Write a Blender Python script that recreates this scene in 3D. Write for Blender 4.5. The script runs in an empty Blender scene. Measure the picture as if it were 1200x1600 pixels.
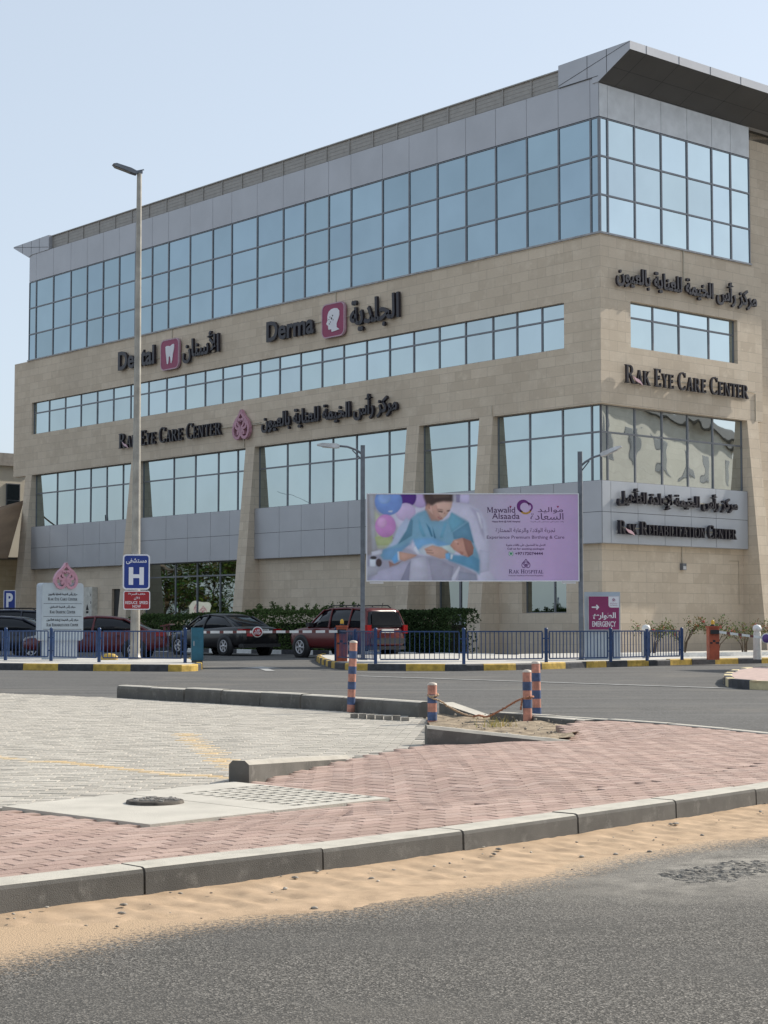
import bpy, math, random, unicodedata
from mathutils import Vector, Matrix, noise
from mathutils.geometry import tessellate_polygon
random.seed(7)
R = math.radians
S = bpy.context.scene
C = S.collection

# ---------------------------------------------------------------- camera, sky, sun, exposure
cam = bpy.data.cameras.new('camera'); camo = bpy.data.objects.new('camera', cam); C.objects.link(camo)
cam.sensor_fit = 'VERTICAL'; cam.sensor_height = 24.0; cam.lens = 2738.7 / 1600 * 24
cam.clip_start = 0.1; cam.clip_end = 6000
camo.location = (0, 0, 1.2); camo.rotation_euler = (R(90) + 0.0636, 0, 0)
S.camera = camo
SUN_AZ, SUN_EL = 34.0, 34.0          # azimuth counted from +X towards +Y
W = bpy.data.worlds.new('World'); S.world = W; W.use_nodes = True
wn = W.node_tree; bg = wn.nodes['Background']; bg.inputs['Strength'].default_value = 0.135
sky = wn.nodes.new('ShaderNodeTexSky'); sky.sky_type = 'NISHITA'; sky.sun_disc = False
sky.sun_elevation = R(SUN_EL); sky.sun_rotation = R(90 - SUN_AZ)
sky.air_density = 1.0; sky.dust_density = 1.6; sky.ozone_density = 1.4; sky.altitude = 0
hz = wn.nodes.new('ShaderNodeHueSaturation'); hz.inputs['Saturation'].default_value = 0.66   # pale desert sky
hm = wn.nodes.new('ShaderNodeMix'); hm.data_type = 'RGBA'; hm.inputs[0].default_value = 0.76; hm.inputs[7].default_value = (1.98, 2.3, 2.68, 1)   # even desert haze
wn.links.new(sky.outputs[0], hz.inputs['Color']); wn.links.new(hz.outputs[0], hm.inputs[6]); wn.links.new(hm.outputs[2], bg.inputs[0])
sl = bpy.data.lights.new('sun', 'SUN'); so = bpy.data.objects.new('sun', sl); C.objects.link(so)
sl.energy = 2.95; sl.angle = R(0.55); sl.color = (1.0, 0.93, 0.82)
sd = Vector((math.cos(R(SUN_EL)) * math.cos(R(SUN_AZ)), math.cos(R(SUN_EL)) * math.sin(R(SUN_AZ)), math.sin(R(SUN_EL))))
so.rotation_euler = sd.to_track_quat('Z', 'Y').to_euler(); so.location = (60, 60, 80)
S.view_settings.view_transform = 'Standard'; S.view_settings.look = 'None'
S.view_settings.exposure = 1.0; S.view_settings.gamma = 1.0
S.render.engine = 'CYCLES'; S.cycles.use_denoising = True
S.cycles.max_bounces = 8

# ---------------------------------------------------------------- helpers
def lin(c):
    return tuple(((v / 255) / 12.92 if v / 255 <= 0.04045 else ((v / 255 + 0.055) / 1.055) ** 2.4) for v in c)

class MB:
    """collects faces, builds ONE mesh object"""
    def __init__(s): s.v = []; s.f = []; s.c = []; s.sm = []; s.att = None
    def add(s, vs, fs, col=None, smooth=False, M=None):
        o = len(s.v)
        s.v += [tuple(M @ Vector(p)) if M is not None else tuple(p) for p in vs]
        for f in fs: s.f.append(tuple(i + o for i in f)); s.c.append(col); s.sm.append(smooth)
    def box(s, x0, x1, y0, y1, z0, z1, col=None, M=None):
        s.add([(x0,y0,z0),(x1,y0,z0),(x1,y1,z0),(x0,y1,z0),(x0,y0,z1),(x1,y0,z1),(x1,y1,z1),(x0,y1,z1)],
              [(0,3,2,1),(4,5,6,7),(0,1,5,4),(1,2,6,5),(2,3,7,6),(3,0,4,7)], col, False, M)
    def prism(s, poly, y0, y1, col=None, M=None):
        """polygon in x,z extruded from y0 (front, towards -y) to y1"""
        n = len(poly); a = sum(poly[i][0]*poly[(i+1)%n][1]-poly[(i+1)%n][0]*poly[i][1] for i in range(n))
        if a < 0: poly = poly[::-1]
        vs = [(p[0], y0, p[1]) for p in poly] + [(p[0], y1, p[1]) for p in poly]
        tr = tessellate_polygon([[Vector((p[0], p[1], 0)) for p in poly]])
        fs = []
        for t in tr:
            p, q, r = [poly[i] for i in t]
            if (q[0]-p[0])*(r[1]-p[1])-(r[0]-p[0])*(q[1]-p[1]) < 0: t = t[::-1]
            fs.append(tuple(t)); fs.append(tuple(i + n for i in t[::-1]))
        for i in range(n):
            j = (i+1) % n; fs.append((i, i+n, j+n, j))
        s.add(vs, fs, col, False, M)
    def flat(s, poly, y, col=None, M=None):
        tr = tessellate_polygon([[Vector((p[0], p[1], 0)) for p in poly]]); fs = []
        for t in tr:
            p, q, r = [poly[i] for i in t]
            if (q[0]-p[0])*(r[1]-p[1])-(r[0]-p[0])*(q[1]-p[1]) < 0: t = t[::-1]
            fs.append(tuple(t))
        s.add([(p[0], y, p[1]) for p in poly], fs, col, False, M)
    def ribbon(s, pts, w, y0, y1, closed=False, col=None, M=None):
        n = len(pts)
        for i in range(n if closed else n-1):
            a = Vector(pts[i]); b = Vector(pts[(i+1)%n]); d = b-a
            if d.length < 1e-6: continue
            d.normalize(); p = Vector((-d.y, d.x))*w/2; e = d*w*0.2
            s.prism([tuple(a-e+p), tuple(a-e-p), tuple(b+e-p), tuple(b+e+p)], y0 + 0.0003*(i%3), y1, col, M)
    def tube(s, pts, r, n=8, col=None, cap=True, M=None, smooth=True):
        pts = [Vector(p) for p in pts]; m = len(pts)
        rs = r if isinstance(r, (list, tuple)) else [r]*m
        rings = []; up = None
        for i in range(m):
            d = (pts[min(i+1,m-1)]-pts[max(i-1,0)]).normalized()
            if up is None: up = Vector((0,0,1)) if abs(d.z) < 0.9 else Vector((1,0,0))
            x = d.cross(up).normalized(); y = x.cross(d).normalized(); up = y
            rings.append([pts[i]+(x*math.cos(2*math.pi*k/n)+y*math.sin(2*math.pi*k/n))*rs[i] for k in range(n)])
        vs = [tuple(p) for rg in rings for p in rg]; fs = []
        for i in range(m-1):
            for k in range(n):
                fs.append((i*n+k, i*n+(k+1)%n, (i+1)*n+(k+1)%n, (i+1)*n+k))
        s.add(vs, fs, col, smooth, M)
        if cap: s.add([tuple(p) for p in rings[0]], [tuple(range(n))[::-1]], col, False, M); s.add([tuple(p) for p in rings[-1]], [tuple(range(n))], col, False, M)
    def lathe(s, prof, n=16, col=None, M=None, smooth=True):
        """profile of (r,z) about z"""
        vs = [(r*math.cos(2*math.pi*k/n), r*math.sin(2*math.pi*k/n), z) for r, z in prof for k in range(n)]
        fs = [(i*n+k, i*n+(k+1)%n, (i+1)*n+(k+1)%n, (i+1)*n+k) for i in range(len(prof)-1) for k in range(n)]
        s.add(vs, fs, col, smooth, M)
    def leaf(s, p, size, col=None):
        d = Vector((random.gauss(0,1), random.gauss(0,1), random.gauss(0,1)+0.3)).normalized()
        t = d.orthogonal().normalized(); t = Matrix.Rotation(random.random()*6.28, 3, d) @ t; b = d.cross(t)
        p = Vector(p); L = size*random.uniform(.7,1.3)
        s.add([p-t*L*.5, p+b*L*.24+d*L*.05, p+t*L*.5, p-b*L*.24+d*L*.05], [(0,1,2,3)], col)
    def build(s, name, mat, parent=None, link=True):
        me = bpy.data.meshes.new(name); me.from_pydata(s.v, [], s.f); me.materials.append(mat)
        uv = me.uv_layers.new(name='UVMap'); co = me.vertices; d = [0.0]*(2*len(me.loops))
        for p in me.polygons:
            nx, ny, nz = (abs(k) for k in p.normal)
            for li in p.loop_indices:
                q = co[me.loops[li].vertex_index].co
                d[2*li], d[2*li+1] = (q.x, q.y) if nz >= nx and nz >= ny else ((q.y, q.z) if nx >= ny else (q.x, q.z))
        uv.data.foreach_set('uv', d)
        me.polygons.foreach_set('use_smooth', s.sm)
        if any(c is not None for c in s.c):
            ca = me.color_attributes.new('Col', 'FLOAT_COLOR', 'CORNER'); buf = []
            for p, c in zip(me.polygons, s.c):
                if c is not None and isinstance(c[0], (tuple, list)):
                    for k in range(p.loop_total): buf += list(c[k]) + [1]
                else:
                    c = c if c is not None else (1,1,1); buf += (list(c)+[1])*p.loop_total
            ca.data.foreach_set('color', buf)
        o = bpy.data.objects.new(name, me)
        if link: C.objects.link(o)
        if parent: o.parent = parent
        return o

def tag(o, label=None, cat=None, group=None, kind=None):
    if label: o['label'] = label
    if cat: o['category'] = cat
    if group: o['group'] = group
    if kind: o['kind'] = kind
    return o
def thing(name, label, cat, loc=(0,0,0), rz=0, group=None):
    o = bpy.data.objects.new(name, None); C.objects.link(o); o.location = loc; o.rotation_euler = (0,0,rz)
    o.empty_display_size = .3
    return tag(o, label, cat, group)
def struct(name, mb, mat): return tag(mb.build(name, mat), kind='structure')
def copy_tree(o, parent=None):
    c = o.copy(); C.objects.link(c)
    if parent: c.parent = parent
    for ch in list(o.children): copy_tree(ch, c)
    return c

# ---------------------------------------------------------------- materials
def N(t, k, **kw):
    n = t.nodes.new(k)
    for a, b in kw.items(): setattr(n, a, b)
    return n
def base(name, rough=.6, metal=0, spec=.5):
    m = bpy.data.materials.new(name); m.use_nodes = True; t = m.node_tree; p = t.nodes['Principled BSDF']
    p.inputs['Roughness'].default_value = rough; p.inputs['Metallic'].default_value = metal
    p.inputs['Specular IOR Level'].default_value = spec
    return m, t, p
def mixc(t, a, b, fac, mode='MIX'):
    n = N(t, 'ShaderNodeMix', data_type='RGBA', blend_type=mode)
    for i, v in ((0, fac), (6, a), (7, b)):
        if hasattr(v, 'links') or hasattr(v, 'is_linked'): t.links.new(v, n.inputs[i])
        else: n.inputs[i].default_value = v if i == 0 else (*v, 1)
    return n.outputs[2]
def noisef(t, vec, scale, detail=4, rough=.55, lo=.3, hi=.7):
    n = N(t, 'ShaderNodeTexNoise'); n.inputs['Scale'].default_value = scale; n.inputs['Detail'].default_value = detail
    n.inputs['Roughness'].default_value = rough; t.links.new(vec, n.inputs['Vector'])
    r = N(t, 'ShaderNodeMapRange'); r.inputs[1].default_value = lo; r.inputs[2].default_value = hi
    t.links.new(n.outputs['Fac'], r.inputs[0]); return r.outputs[0]
def bump(t, p, h, strength, dist):
    b = N(t, 'ShaderNodeBump'); b.inputs['Strength'].default_value = strength; b.inputs['Distance'].default_value = dist
    t.links.new(h, b.inputs['Height']); t.links.new(b.outputs[0], p.inputs['Normal'])
def mat(name, col, rough=.6, metal=0, var=.12, scale=4, bmp=0, bscale=60, spec=.5, col2=None):
    m, t, p = base(name, rough, metal, spec)
    co = N(t, 'ShaderNodeTexCoord').outputs['Object']
    c2 = col2 or tuple(v*(1-2*var) for v in col); c1 = col if col2 else tuple(min(1, v*(1+var)) for v in col)
    t.links.new(mixc(t, c1, c2, noisef(t, co, scale)), p.inputs['Base Color'])
    if bmp: bump(t, p, noisef(t, co, bscale, 5), bmp, .01)
    return m
def kerbmat(name, side, top):  # mottled, dusty concrete; side shade and top sunlight are put into the colour
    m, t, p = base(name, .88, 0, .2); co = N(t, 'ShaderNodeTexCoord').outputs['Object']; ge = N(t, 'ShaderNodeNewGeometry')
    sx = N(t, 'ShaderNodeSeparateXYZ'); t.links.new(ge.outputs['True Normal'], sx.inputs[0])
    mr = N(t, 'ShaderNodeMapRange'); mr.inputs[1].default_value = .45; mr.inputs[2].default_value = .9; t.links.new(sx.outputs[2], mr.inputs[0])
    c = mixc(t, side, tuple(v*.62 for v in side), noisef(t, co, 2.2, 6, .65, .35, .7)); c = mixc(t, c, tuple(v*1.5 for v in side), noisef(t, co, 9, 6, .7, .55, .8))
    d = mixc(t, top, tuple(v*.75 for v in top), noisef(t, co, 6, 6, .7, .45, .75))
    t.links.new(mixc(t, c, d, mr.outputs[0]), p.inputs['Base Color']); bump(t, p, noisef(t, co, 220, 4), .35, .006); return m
def vcol(name, rough=.6, spec=.4, var=.15, scale=6, sheen=False, trans=0, bmp=0, bscale=80):
    m, t, p = base(name, rough, 0, spec)
    a = N(t, 'ShaderNodeVertexColor', layer_name='Col').outputs[0]
    co = N(t, 'ShaderNodeTexCoord').outputs['Object']
    k = mixc(t, (1+var,)*3, (1-var,)*3, noisef(t, co, scale))
    t.links.new(mixc(t, a, k, 1.0, 'MULTIPLY'), p.inputs['Base Color'])
    if bmp: bump(t, p, noisef(t, co, bscale, 5), bmp, .01)
    if trans:
        tr = N(t, 'ShaderNodeBsdfTranslucent'); t.links.new(a, tr.inputs[0])
        mx = N(t, 'ShaderNodeMixShader'); mx.inputs[0].default_value = trans
        t.links.new(p.outputs[0], mx.inputs[1]); t.links.new(tr.outputs[0], mx.inputs[2])
        t.links.new(mx.outputs[0], t.nodes['Material Output'].inputs[0])
    return m
def stone(name, c1, c2, c3, bw=.95, bh=.4, mortar=.006):
    m, t, p = base(name, .75, 0, .3)
    uv = N(t, 'ShaderNodeTexCoord').outputs['UV']
    b = N(t, 'ShaderNodeTexBrick'); b.inputs['Scale'].default_value = 1; b.inputs['Brick Width'].default_value = bw
    b.inputs['Row Height'].default_value = bh; b.inputs['Mortar Size'].default_value = mortar; b.inputs['Mortar Smooth'].default_value = .3
    b.inputs['Color1'].default_value = (0,0,0,1); b.inputs['Color2'].default_value = (1,1,1,1); b.inputs['Mortar'].default_value = (.5,.5,.5,1)
    b.inputs['Bias'].default_value = 0
    t.links.new(uv, b.inputs['Vector'])
    tile = mixc(t, c1, c2, b.outputs['Color'])
    tile = mixc(t, tile, c3, noisef(t, uv, 1.7, 6, .65, .5, .72))
    tile = mixc(t, tile, tuple(min(1,v*1.25) for v in c3), noisef(t, uv, 3.1, 6, .75, .6, .8))
    mm = N(t, 'ShaderNodeMath', operation='MULTIPLY'); t.links.new(noisef(t, uv, .3, 3, .5, .4, .65), mm.inputs[0]); mm.inputs[1].default_value = .22
    tile = mixc(t, tile, tuple(v*.6 for v in c1), mm.outputs[0])
    mp = N(t, 'ShaderNodeMapping'); mp.inputs['Scale'].default_value = (3.0, 12, 1); t.links.new(uv, mp.inputs['Vector'])
    v2 = N(t, 'ShaderNodeMath', operation='MULTIPLY'); t.links.new(noisef(t, mp.outputs[0], 1.6, 5, .7, .35, .75), v2.inputs[0]); v2.inputs[1].default_value = .35
    tile = mixc(t, tile, tuple(v*.72 for v in c1), v2.outputs[0])
    ms = N(t, 'ShaderNodeMapping'); ms.inputs['Scale'].default_value = (2.2, .12, 1); t.links.new(uv, ms.inputs['Vector'])
    v3 = N(t, 'ShaderNodeMath', operation='MULTIPLY'); t.links.new(noisef(t, ms.outputs[0], 1.3, 5, .65, .55, .8), v3.inputs[0]); v3.inputs[1].default_value = .3
    tile = mixc(t, tile, tuple(v*.6 for v in c1), v3.outputs[0])
    t.links.new(mixc(t, tile, tuple(v*.55 for v in c1), b.outputs['Fac']), p.inputs['Base Color'])
    inv = N(t, 'ShaderNodeMath', operation='SUBTRACT'); inv.inputs[0].default_value = 1; t.links.new(b.outputs['Fac'], inv.inputs[1])
    bump(t, p, inv.outputs[0], .5, .006)
    return m
def glass(name, col, rough=.015, wob=.012, wscale=.55):
    m, t, p = base(name, rough, 1.0, .5)
    co = N(t, 'ShaderNodeTexCoord').outputs['Object']
    a = N(t, 'ShaderNodeVertexColor', layer_name='Col').outputs[0]
    t.links.new(mixc(t, mixc(t, col, tuple(v*.92 for v in col), noisef(t, co, .5)), a, 1.0, 'MULTIPLY'), p.inputs['Base Color'])
    bump(t, p, noisef(t, co, wscale, 1, .4, 0, 1), 1.0, wob)
    return m

STONE = stone('travertine cladding', (.675,.57,.445), (.565,.47,.36), (.71,.61,.485))
STONE2 = stone('buff sandstone', (.5,.4,.25), (.43,.33,.2), (.55,.45,.3), .8, .3)
GLASS = glass('mirror glass', (.345,.435,.475))
GLASSR = glass('sky brightened mirror glass', (.57,.66,.68))  # brighter copy of GLASS: stronger sky reflection put into the tint
GLASS1 = glass('horizon paled mirror glass', (.50,.58,.59))  # lighter copy of GLASS: whiter low-sky reflection put into the tint
GLASSW = glass('wavy mirror glass', (.62,.67,.68), wob=.007, wscale=.9)
GLASSG = glass('ground floor glass', (.36,.40,.38), wob=.0035, wscale=.9)
ALU = mat('aluminium cladding', (.44,.445,.47), .4, .35, .04, .5)
ALUD = mat('soffit panel', (.095,.093,.092), .5, .3, .06, .6)
ALUW = mat('weathered white panel', (.62,.64,.66), .5, .15, .08, 1.6)
FRAME = mat('window frame', (.2,.21,.23), .45, .5, .05)
SEAM = mat('dark seam', (.05,.05,.055), .8)
LOUV = mat('louvre metal', (.35,.335,.315), .6, .1, .06)
DARK = mat('dark interior', (.02,.02,.022), .7)
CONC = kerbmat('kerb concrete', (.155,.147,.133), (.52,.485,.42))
CONCW = mat('pale concrete', (.51,.48,.42), .85, 0, .07, 3, .25, 90, .2)
SAND = mat('drift sand', (.46,.335,.225), .95, 0, .13, 7, .25, 240, .1)
DIRT = mat('dry dirt', (.36,.29,.21), .95, 0, .25, 9, .8, 60, .1)
YEL = mat('faded yellow paint', (.55,.36,.06), .6, 0, .18, 7, .2, 70)
BLK = mat('faded black paint', (.045,.047,.055), .6, 0, .25, 7, .2, 70)
WHT = mat('white paint', (.75,.75,.73), .5, 0, .06, 5)
BLUE = mat('blue fence paint', (.012,.045,.14), .35, 0, .15, 8)
TEAL = mat('teal cabinet paint', (.02,.13,.19), .45, 0, .12, 5)
GREYP = mat('grey painted steel', (.16,.175,.2), .45, .3, .12, 5)
PALEP = mat('galvanised steel', (.36,.34,.3), .55, .25, .14, 3)
ORG = mat('orange barrier paint', (.42,.085,.035), .5, 0, .15, 5)
BLACKL = mat('black letter face', (.016,.013,.022), .35, 0, .1, 6)
PINKE = mat('pink emblem enamel', (.5,.26,.33), .45, 0, .06, 3)
MAG = mat('magenta panel', (.27,.02,.085), .35, 0, .05, 2)
MAG2 = mat('purple panel', (.24,.022,.11), .35, 0, .05, 2)
SIGNW = mat('white sign face', (.72,.72,.76), .4, 0, .03, 2)
SIGNG = mat('pale grey sign body', (.42,.47,.52), .45, .1, .06, 2)
SBLUE = mat('blue sign face', (.005,.03,.22), .4, 0, .05, 3)
SRED = mat('red sign face', (.3,.008,.014), .4, 0, .05, 3)
BEIGER = mat('beige conduit', (.5,.45,.36), .6, 0, .08)
RUBBER = mat('tyre rubber', (.015,.015,.016), .85, 0, .15, 20)
RIM = mat('alloy rim', (.5,.5,.52), .3, .9, .05)
CARG = mat('tinted car glass', (.008,.01,.014), .08, 0, .05, spec=.4)
LAMPG = mat('lamp lens', (.6,.6,.62), .15, 0, .05)
TAILR = mat('tail lamp lens', (.28,.008,.01), .15, 0, .05)
PLAST = mat('black plastic', (.02,.02,.022), .6, 0, .1)
PLATE = mat('number plate', (.6,.6,.58), .5, 0, .04)
BARK = mat('bark', (.12,.085,.055), .9, 0, .25, 12, .6, 40)
LEAFM = vcol('leaves', .85, .1, .2, 9, trans=.25)
PRINT = vcol('printed vinyl', .5, .3, .03, 2)
PAVM = vcol('concrete pavers', .88, .2, .07, 5, bmp=.5, bscale=160)
def carpaint(name, col):
    m, t, p = base(name, .28, 0, .4); p.inputs['Base Color'].default_value = (*col, 1)
    p.inputs['Coat Weight'].default_value = .35; p.inputs['Coat Roughness'].default_value = .08
    co = N(t, 'ShaderNodeTexCoord').outputs['Object']
    dust = noisef(t, co, 3, 5, .6, .4, .8)
    mm = N(t, 'ShaderNodeMath', operation='MULTIPLY'); t.links.new(dust, mm.inputs[0]); mm.inputs[1].default_value = .035
    t.links.new(mixc(t, col, (.25,.22,.18), mm.outputs[0]), p.inputs['Base Color'])
    return m
def asphalt(name, near):
    m, t, p = base(name, .9, 0, .25)
    co = N(t, 'ShaderNodeTexCoord').outputs['Object']
    sp = N(t, 'ShaderNodeTexVoronoi'); sp.inputs['Scale'].default_value = 160 if near else 60; t.links.new(co, sp.inputs['Vector'])
    wn_ = N(t, 'ShaderNodeSeparateColor'); t.links.new(sp.outputs['Color'], wn_.inputs[0])
    r = N(t, 'ShaderNodeMapRange'); r.inputs[1].default_value = .25; r.inputs[2].default_value = 1; t.links.new(wn_.outputs[0], r.inputs[0])
    pw = N(t, 'ShaderNodeMath', operation='POWER'); t.links.new(r.outputs[0], pw.inputs[0]); pw.inputs[1].default_value = 2.2
    dk, lt = ((.055,.052,.047), (.27,.252,.225)) if near else ((.078,.076,.073), (.175,.171,.163))
    c = mixc(t, dk, lt, pw.outputs[0])
    c = mixc(t, c, tuple(v*1.15+.02 for v in dk), noisef(t, co, .7, 5, .6, .45, .8))
    c = mixc(t, c, (.2,.18,.15), noisef(t, co, .35, 6, .65, .52, .95))
    mt = N(t, 'ShaderNodeMapping'); mt.inputs['Scale'].default_value = (.16, 1.5, 1); mt.inputs['Rotation'].default_value = (0,0,R(-44)); t.links.new(co, mt.inputs['Vector'])
    wm = N(t, 'ShaderNodeMath', operation='MULTIPLY'); t.links.new(noisef(t, mt.outputs[0], 1.1, 4, .6, .5, .75), wm.inputs[0]); wm.inputs[1].default_value = .45
    c = mixc(t, c, (.05,.047,.043), wm.outputs[0])
    if near:
        a = N(t, 'ShaderNodeVertexColor', layer_name='Col'); s_ = N(t, 'ShaderNodeSeparateColor'); t.links.new(a.outputs[0], s_.inputs[0])
        ad = N(t, 'ShaderNodeMath', operation='MULTIPLY_ADD'); t.links.new(noisef(t, co, 48, 4, .75, .25, .75), ad.inputs[0]); ad.inputs[1].default_value = .9; ad.inputs[2].default_value = -.72
        a2 = N(t, 'ShaderNodeMath', operation='ADD'); t.links.new(s_.outputs[0], a2.inputs[0]); t.links.new(ad.outputs[0], a2.inputs[1])
        mr = N(t, 'ShaderNodeMapRange'); mr.inputs[1].default_value = 0; mr.inputs[2].default_value = .35; t.links.new(a2.outputs[0], mr.inputs[0])
        c = mixc(t, c, (.43,.31,.2), mr.outputs[0])
        b2 = N(t, 'ShaderNodeMath', operation='MULTIPLY'); t.links.new(s_.outputs[1], b2.inputs[0]); t.links.new(noisef(t, co, 5, 6, .7, .3, .75), b2.inputs[1])
        c = mixc(t, c, (.40,.37,.32), b2.outputs[0])
    else:
        mp = N(t, 'ShaderNodeMapping'); mp.inputs['Scale'].default_value = (.12, 2.2, 1); mp.inputs['Rotation'].default_value = (0,0,R(20)); t.links.new(co, mp.inputs['Vector'])
        c = mixc(t, c, (.17,.168,.16), noisef(t, mp.outputs[0], .8, 5, .6, .5, .85))
    t.links.new(c, p.inputs['Base Color'])
    bump(t, p, sp.outputs['Distance'], .45 if near else .3, .007)
    return m
ASPH_N = asphalt('coarse asphalt', True); ASPH_F = asphalt('worn asphalt', False)

# ---------------------------------------------------------------- lettering
FORMS = {}
for cp in range(0xFE80, 0xFEFD):
    d = unicodedata.decomposition(chr(cp)).split()
    if d and d[0][0] == '<': FORMS.setdefault(''.join(chr(int(x,16)) for x in d[1:]), {})[d[0][1:-1]] = chr(cp)
def arabic(s):
    out = []
    for w in s.split(' ')[::-1]:
        u = []; i = 0
        while i < len(w):
            if w[i:i+2] in FORMS: u.append(w[i:i+2]); i += 2
            else: u.append(w[i]); i += 1
        g = ''; joined = False
        for k, ch in enumerate(u):
            f = FORMS.get(ch)
            if not f: g += ch; joined = False; continue
            can = 'initial' in f; nxt = k+1 < len(u) and u[k+1] in FORMS and len(FORMS[u[k+1]]) > 1
            key = ('medial' if joined and can and nxt else 'final' if joined else 'initial' if can and nxt else 'isolated')
            g += f.get(key, f.get('isolated', ch)); joined = can and nxt
        out.append(g[::-1])
    return ' '.join(out)
def text_geo(s, ext, off=0.0, res=3):
    c = bpy.data.curves.new('t', 'FONT'); c.body = s; c.extrude = .5; c.offset = off; c.resolution_u = res; c.fill_mode = 'BOTH'
    o = bpy.data.objects.new('t', c); C.objects.link(o)
    dg = bpy.context.evaluated_depsgraph_get(); me = bpy.data.meshes.new_from_object(o.evaluated_get(dg))
    vs = [tuple(v.co) for v in me.vertices]; fs = [tuple(p.vertices) for p in me.polygons]
    bpy.data.objects.remove(o); bpy.data.curves.remove(c); bpy.data.meshes.remove(me)
    return vs, fs
def put(mb, geo, x0, x1, z0, z1, y0, y1, col=None):
    """fit text geometry (x,y plane, depth z -.5...5) into a box: x0..x1, z0..z1, front y0, back y1"""
    vs, fs = geo
    ax = min(v[0] for v in vs); bx = max(v[0] for v in vs); ay = min(v[1] for v in vs); by = max(v[1] for v in vs)
    out = [(x0+(v[0]-ax)/(bx-ax)*(x1-x0), (y0 if v[2] > 0 else y1), z0+(v[1]-ay)/(by-ay)*(z1-z0)) for v in vs]
    mb.add(out, fs, col)
def ar(mb, s, x0, x1, z0, z1, y0, y1, off=.02, col=None): put(mb, text_geo(arabic(s), 1, off), x0, x1, z0, z1, y0, y1, col)
def la(mb, s, x0, x1, z0, z1, y0, y1, off=.0, col=None): put(mb, text_geo(s, 1, off), x0, x1, z0, z1, y0, y1, col)
# a roman capital alphabet drawn from stems, hairlines, bowls and serifs
def arc(cx, cy, rx, ry, a0, a1, tk, thin, n=14):
    o = []; i_ = []
    for k in range(n+1):
        a = R(a0+(a1-a0)*k/n); w = thin+(tk-thin)*abs(math.cos(a))**1.5
        o.append((cx+rx*math.cos(a), cy+ry*math.sin(a))); i_.append((cx+(rx-w)*math.cos(a), cy+(ry-min(w,thin*1.2))*math.sin(a)))
    return o, i_
def glyph(ch):
    T, H, sf, sh = .15, .07, .07, .045
    P = []
    def r(x0, x1, y0, y1): P.append([(x0,y0),(x1,y0),(x1,y1),(x0,y1)])
    def stem(x, t=T, y0=0, y1=1, s0=True, s1=True):
        r(x, x+t, y0, y1)
        if s0: r(x-sf, x+t+sf, y0, y0+sh)
        if s1: r(x-sf, x+t+sf, y1-sh, y1)
    def dg(x0, y0, x1, y1, w): P.append([(x0-w/2,y0),(x0+w/2,y0),(x1+w/2,y1),(x1-w/2,y1)])
    def bowl(cx, cy, rx, ry, a0, a1):
        o, i_ = arc(cx, cy, rx, ry, a0, a1, T, H)
        for k in range(len(o)-1): P.append([o[k], o[k+1], i_[k+1], i_[k]])
    if ch in 'RPB':
        stem(.07); r(.2,.34,1-H,1); bowl(.34,.74,.26,.26,-90,90); r(.2,.36,.48,.48+H)
        if ch == 'R': dg(.36,.5,.64,0,.16); r(.55,.78,0,sh)
        if ch == 'B': bowl(.34,.27,.3,.27,-90,90); r(.2,.36,0,H)
        return P, {'R':.78,'P':.64,'B':.68}[ch]
    if ch == 'A': dg(.12,0,.37,1,H); dg(.62,0,.37,1,.15); r(.2,.55,.3,.3+H*.9); r(.0,.24,0,sh); r(.5,.74,0,sh); return P, .74
    if ch == 'K': stem(.07); dg(.24,.42,.55,1,H); dg(.33,.55,.62,0,.16); r(.45,.68,1-sh,1); r(.5,.75,0,sh); return P, .75
    if ch == 'E': stem(.07); r(.2,.52,0,H); r(.2,.5,1-H,1); r(.2,.42,.48,.48+H); r(.47,.53,0,.22); r(.45,.51,.8,1); r(.38,.43,.4,.64); return P, .56
    if ch == 'Y': dg(.33,.5,.12,1,.15); dg(.33,.5,.56,1,H); stem(.26,T,0,.52,True,False); r(.0,.26,1-sh,1); r(.46,.68,1-sh,1); return P, .68
    if ch == 'C': bowl(.4,.5,.37,.52,45,315); r(.6,.66,.72,.98); r(.61,.66,.05,.25); return P, .7
    if ch == 'N': stem(.1,H); stem(.6,H,0,1,False,True); dg(.15,1,.62,0,.15); return P, .76
    if ch == 'T': stem(.24,T,0,1,True,False); r(0,.63,1-H,1); r(0,.05,.76,1); r(.58,.63,.76,1); return P, .63
    if ch == 'H': stem(.07); stem(.52); r(.2,.54,.47,.47+H); return P, .74
    if ch == 'I': stem(.07); return P, .29
    if ch == 'L': stem(.07); r(.2,.52,0,H); r(.47,.53,0,.26); return P, .56
    if ch == 'O': bowl(.4,.5,.38,.52,0,360); return P, .8
    if ch == 'D': stem(.07); r(.2,.36,1-H,1); r(.2,.36,0,H); bowl(.34,.5,.4,.5,-90,90); return P, .76
    if ch == 'S': bowl(.3,.74,.24,.27,30,270); bowl(.3,.26,.26,.27,-150,90); return P, .58
    if ch == 'M': stem(.1,H); stem(.72,.13); dg(.16,1,.45,.1,.14); dg(.76,1,.45,.1,H); return P, .94
    return P, .3
def serif(mb, s, x0, x1, z0, z1, y0, y1, small=.78, col=None):
    polys = []; x = 0; first = True
    for ch in s:
        if ch == ' ': x += .3; first = True; continue
        k = 1.0 if first else small; first = False
        P, w = glyph(ch)
        for p in P: polys.append([(x+a*k, b*k) for a, b in p])
        x += w*k+.05
    wmax = x-.05; sx = (x1-x0)/wmax; sz = z1-z0
    for i, p in enumerate(polys): mb.prism([(x0+a*sx, z0+b*sz) for a, b in p], y0-.0004*(i % 5), y1, col)

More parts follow.
